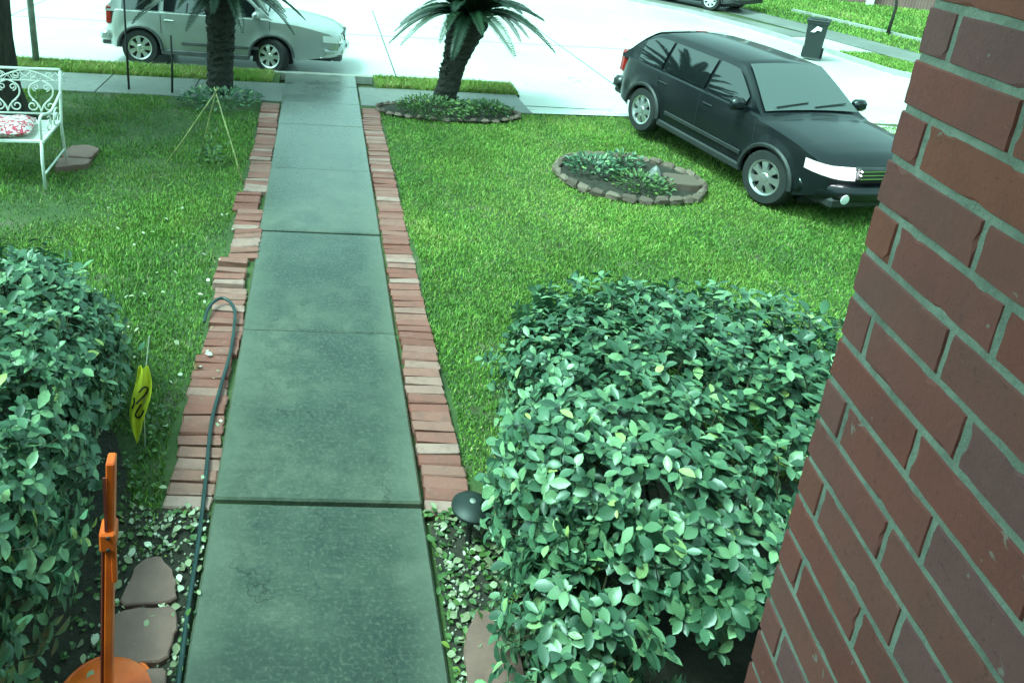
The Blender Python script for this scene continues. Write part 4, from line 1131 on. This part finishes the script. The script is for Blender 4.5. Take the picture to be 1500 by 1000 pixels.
        for (tt_, rr_) in ((.20, .060), (.60, .056)):
            p = bend((hx_, s_*(Wd/2*.46+(half(hx_)*.97-Wd/2*.46)*tt_), hz-.105))
            MB().lathe([(0, .022), (rr_*.6, .018), (rr_*.95, .006), (rr_, -.01)], 16, (p[0]+.008, p[1], p[2]), Matrix.Rotation(PI/2, 3, 'Y')).build('lamp', M['bulb'] if lit else M['chrome'], hl, smooth=True)
        MB().lathe([(0, .012), (.055, .008), (.06, 0)], 14, (hx+.028, s_*Wd*.30, sill+.17), Matrix.Rotation(PI/2, 3, 'Y')).build('fog_lamp', M['lens'], root)
        tz = zb-.02
        tlm = MB().box((-hx+.115, s_*(Wd/2*.80), tz-.08), (.13, .17, .36), bev=.03); tlm.build('tail_light', M['red_lens'], root)
    gr = MB(); gr.box((hx-.06, 0, hz-.11), (.09, Wd*.42, .15), bev=.015)
    gr = gr.build('grille', M['trim'], root)
    gb = MB()
    for k in range(3): gb.box((hx-.01, 0, hz-.155+.045*k), (.02, Wd*.41, .012))
    gb.build('grille_bar', M['chrome'], gr)
    bv = []; nb = 15
    for k in range(nb):
        u = k/(nb-1)*2-1; y = u*Wd/2*.95
        for (dx, dz) in ((-.10, .10), (.025, .075), (.055, 0), (.025, -.085), (-.06, -.11)):
            p = bend((hx, y, sill+.20)); bv.append((p[0]+dx-.22*max(0, abs(u)-.8)/.2, p[1], sill+.21+dz))
    MB().add(bv, [(k*5+q, k*5+q+1, (k+1)*5+q+1, (k+1)*5+q) for k in range(nb-1) for q in range(4)]).build('front_bumper', paint, root, smooth=True)
    MB().box((hx-.13, 0, sill+.09), (.2, Wd*.74, .13), bev=.03).build('front_valance', M[clad], root)
    bp = MB(); bp.box((-hx+.05, 0, sill+.26), (.22, Wd*.90, .20), bev=.05); bp.build('rear_bumper', paint, root, smooth=True, ang=40)
    MB().box((-hx+.06, 0, sill+.13), (.2, Wd*.84, .10), bev=.03).build('rear_valance', M[clad], root)
    if plate: MB().box((-hx-.01, 0, zb-.35), (.015, .32, .16)).build('number_plate', M['plate'], root); MB().box((hx+.062, 0, sill+.24), (.012, .3, .14)).build('number_plate', M['plate'], root)
    # wheels
    for xw in (xf, xr):
        for s_ in (-1, 1):
            tw = .21; rr = rt*.66
            Mx = Matrix.Rotation(-s_*PI/2, 4, 'X')        # lathe axis z -> outwards
            ty = MB().lathe([(rr, -tw/2), (rt*.93, -tw/2), (rt, -tw*.36), (rt, tw*.36), (rt*.93, tw/2), (rr, tw/2)], 36, close=True)
            w_ = ty.build('wheel', M['rubber'], root, smooth=True, ang=40)
            w_.matrix_local = Matrix.Translation((xw, s_*(Wd/2-tw/2-.012), rt)) @ Matrix.Rotation(steer if xw == xf else 0, 4, 'Z') @ Mx
            rm = MB().lathe([(rr*1.01, tw*.47), (rr*.99, tw*.5), (rr*.88, tw*.46), (rr*.86, tw*.2)], 36)
            for k in range(7):
                a = 2*PI*k/7; E_ = Matrix.Rotation(a, 3, 'Z')
                vq = []
                for (q, wd, z) in ((.14*rr, .045, tw*.44), (.5*rr, .032, tw*.46), (.9*rr, .050, tw*.42)):
                    vq += [tuple(E_ @ Vector((q, -wd, z))), tuple(E_ @ Vector((q, wd, z))), tuple(E_ @ Vector((q, wd*1.1, z-.03))), tuple(E_ @ Vector((q, -wd*1.1, z-.03)))]
                rm.add(vq, [(i_*4+k2, i_*4+(k2+1) % 4, (i_+1)*4+(k2+1) % 4, (i_+1)*4+k2) for i_ in (0, 1) for k2 in range(4)])
            rm.lathe([(0, tw*.5), (.05, tw*.49), (.065, tw*.43), (.07, tw*.3)], 16)
            rm.build('rim', M['alloy'], w_, smooth=True, ang=30)
            MB().lathe([(0, tw*.14), (rr*.87, tw*.14)], 24).build('brake_disc', M['trim'], w_)
    return root
CRV = dict(L=4.52, W=1.72, belt=1.02, roof=1.58, wb=2.46, rt=.345, xf=.92, cowl=.88, hood=.19, rf=.2, rr=-1.75, tail=-2.2, glass=[(-.15, .58), (-1.12, -.22), (-1.9, -1.22)], doors=[.86, -.18, -1.17], handles=[-.02, -1.0])
car('silver grey compact car parked along the near kerb behind the left palm', 'car', (-1.66, 15.20, -.10), .0-.07, CRV, M['silver'], steer=-.42, clad='grey_trim', name='parked_car')
SUV = dict(L=4.3, W=1.76, belt=1.0, roof=1.52, wb=2.55, rt=.34, xf=1.32, cowl=.98, hood=.17, rf=.30, rr=-1.35, tail=-2.05, glass=[(-.05, .68), (-1.0, -.11), (-1.62, -1.06)], doors=[.98, -.08, -1.02], handles=[.1, -.88])
car('dark car with lit headlights driving across the right lawn towards the house', 'car', (6.10, 10.22, .035), -PI/2+.22, SUV, M['dark_paint'], lit=True, steer=.1, name='moving_car', rot=(-.025, .034, -PI/2+.22), plate=False)
car('dark car parked on the far side of the road at the top picture edge', 'car', (13.2, 27.2, -.02), 2.15, SUV, M['dark_paint2'], name='parked_car', plate=False)

# ------------------------------------------------------------------ wheeled bin
bi = empty('wheeled_bin', (12.36, 18.62, -.09), -.62); tag(bi, 'dark wheeled rubbish bin standing at the far kerb', 'bin')
m_ = MB(); w0, d0, w1, d1, hh = .18, .18, .22, .23, .95
m_.add([(-w0, -d0, .06), (w0, -d0, .06), (w0, d0, .06), (-w0, d0, .06), (-w1, -d1, hh), (w1, -d1, hh), (w1, d1, hh), (-w1, d1, hh)], [(3, 2, 1, 0), (0, 1, 5, 4), (1, 2, 6, 5), (2, 3, 7, 6), (3, 0, 4, 7)])
m_.box((0, -d1, hh-.02), (2*w1+.05, .05, .05), bev=.01); m_.box((-w1, 0, hh-.02), (.05, 2*d1, .05), bev=.01); m_.box((w1, 0, hh-.02), (.05, 2*d1, .05), bev=.01); m_.build('tub', M['bin'], bi)
m_ = MB(); m_.box((0, 0, hh+.03), (2*w1+.07, 2*d1+.07, .05), bev=.02); m_.box((0, 0, hh+.065), (2*w1-.1, 2*d1-.12, .03), bev=.012); m_.build('lid', M['bin'], bi)
MB().tube([(-w1, d1+.08, hh), (w1, d1+.08, hh)], .018, 8).build('handle', M['bin'], bi)
for s_ in (-1, 1): MB().lathe([(.03, -.03), (.13, -.03), (.14, 0), (.13, .03), (.03, .03)], 18, (s_*.2, d0+.02, .14), Matrix.Rotation(PI/2, 3, 'Y'), close=True).build('wheel', M['rubber'], bi)
mk = MB(); mk.add([(-.12, -d1*.93-.035, .70), (-.03, -d1*.93-.035, .70), (.02, -d1*.93-.035, .76), (.10, -d1*.93-.035, .74), (.11, -d1*.93-.035, .82), (0, -d1*.93-.035, .86), (-.05, -d1*.93-.035, .79)], [(0, 1, 2, 3, 4, 5, 6)]); mk.build('white_mark', M['white'], bi)
# thin tree on the far lawn
ft = empty('young_tree', (17.2, 22.6, 0)); tag(ft, 'thin young tree on the lawn across the road', 'tree')
m_ = MB().tube([(0, 0, -.05), (.05, 0, .8), (-.1, .05, 1.8), (.05, 0, 2.8)], [.05, .04, .035, .02], 8); m_.tube([(-.02, .0, 1.1), (.35, -.1, 1.7), (.6, -.15, 2.4)], [.025, .02, .01], 6); m_.build('trunk', M['bark'], ft, smooth=True)
cl_ = clump('crown', None, (0, 0, 1.9), .9, 380, .13, 91, M['bed_leaf'], 1.4); cl_.parent = ft
del cl_['category']
tag(cl_, kind='stuff')
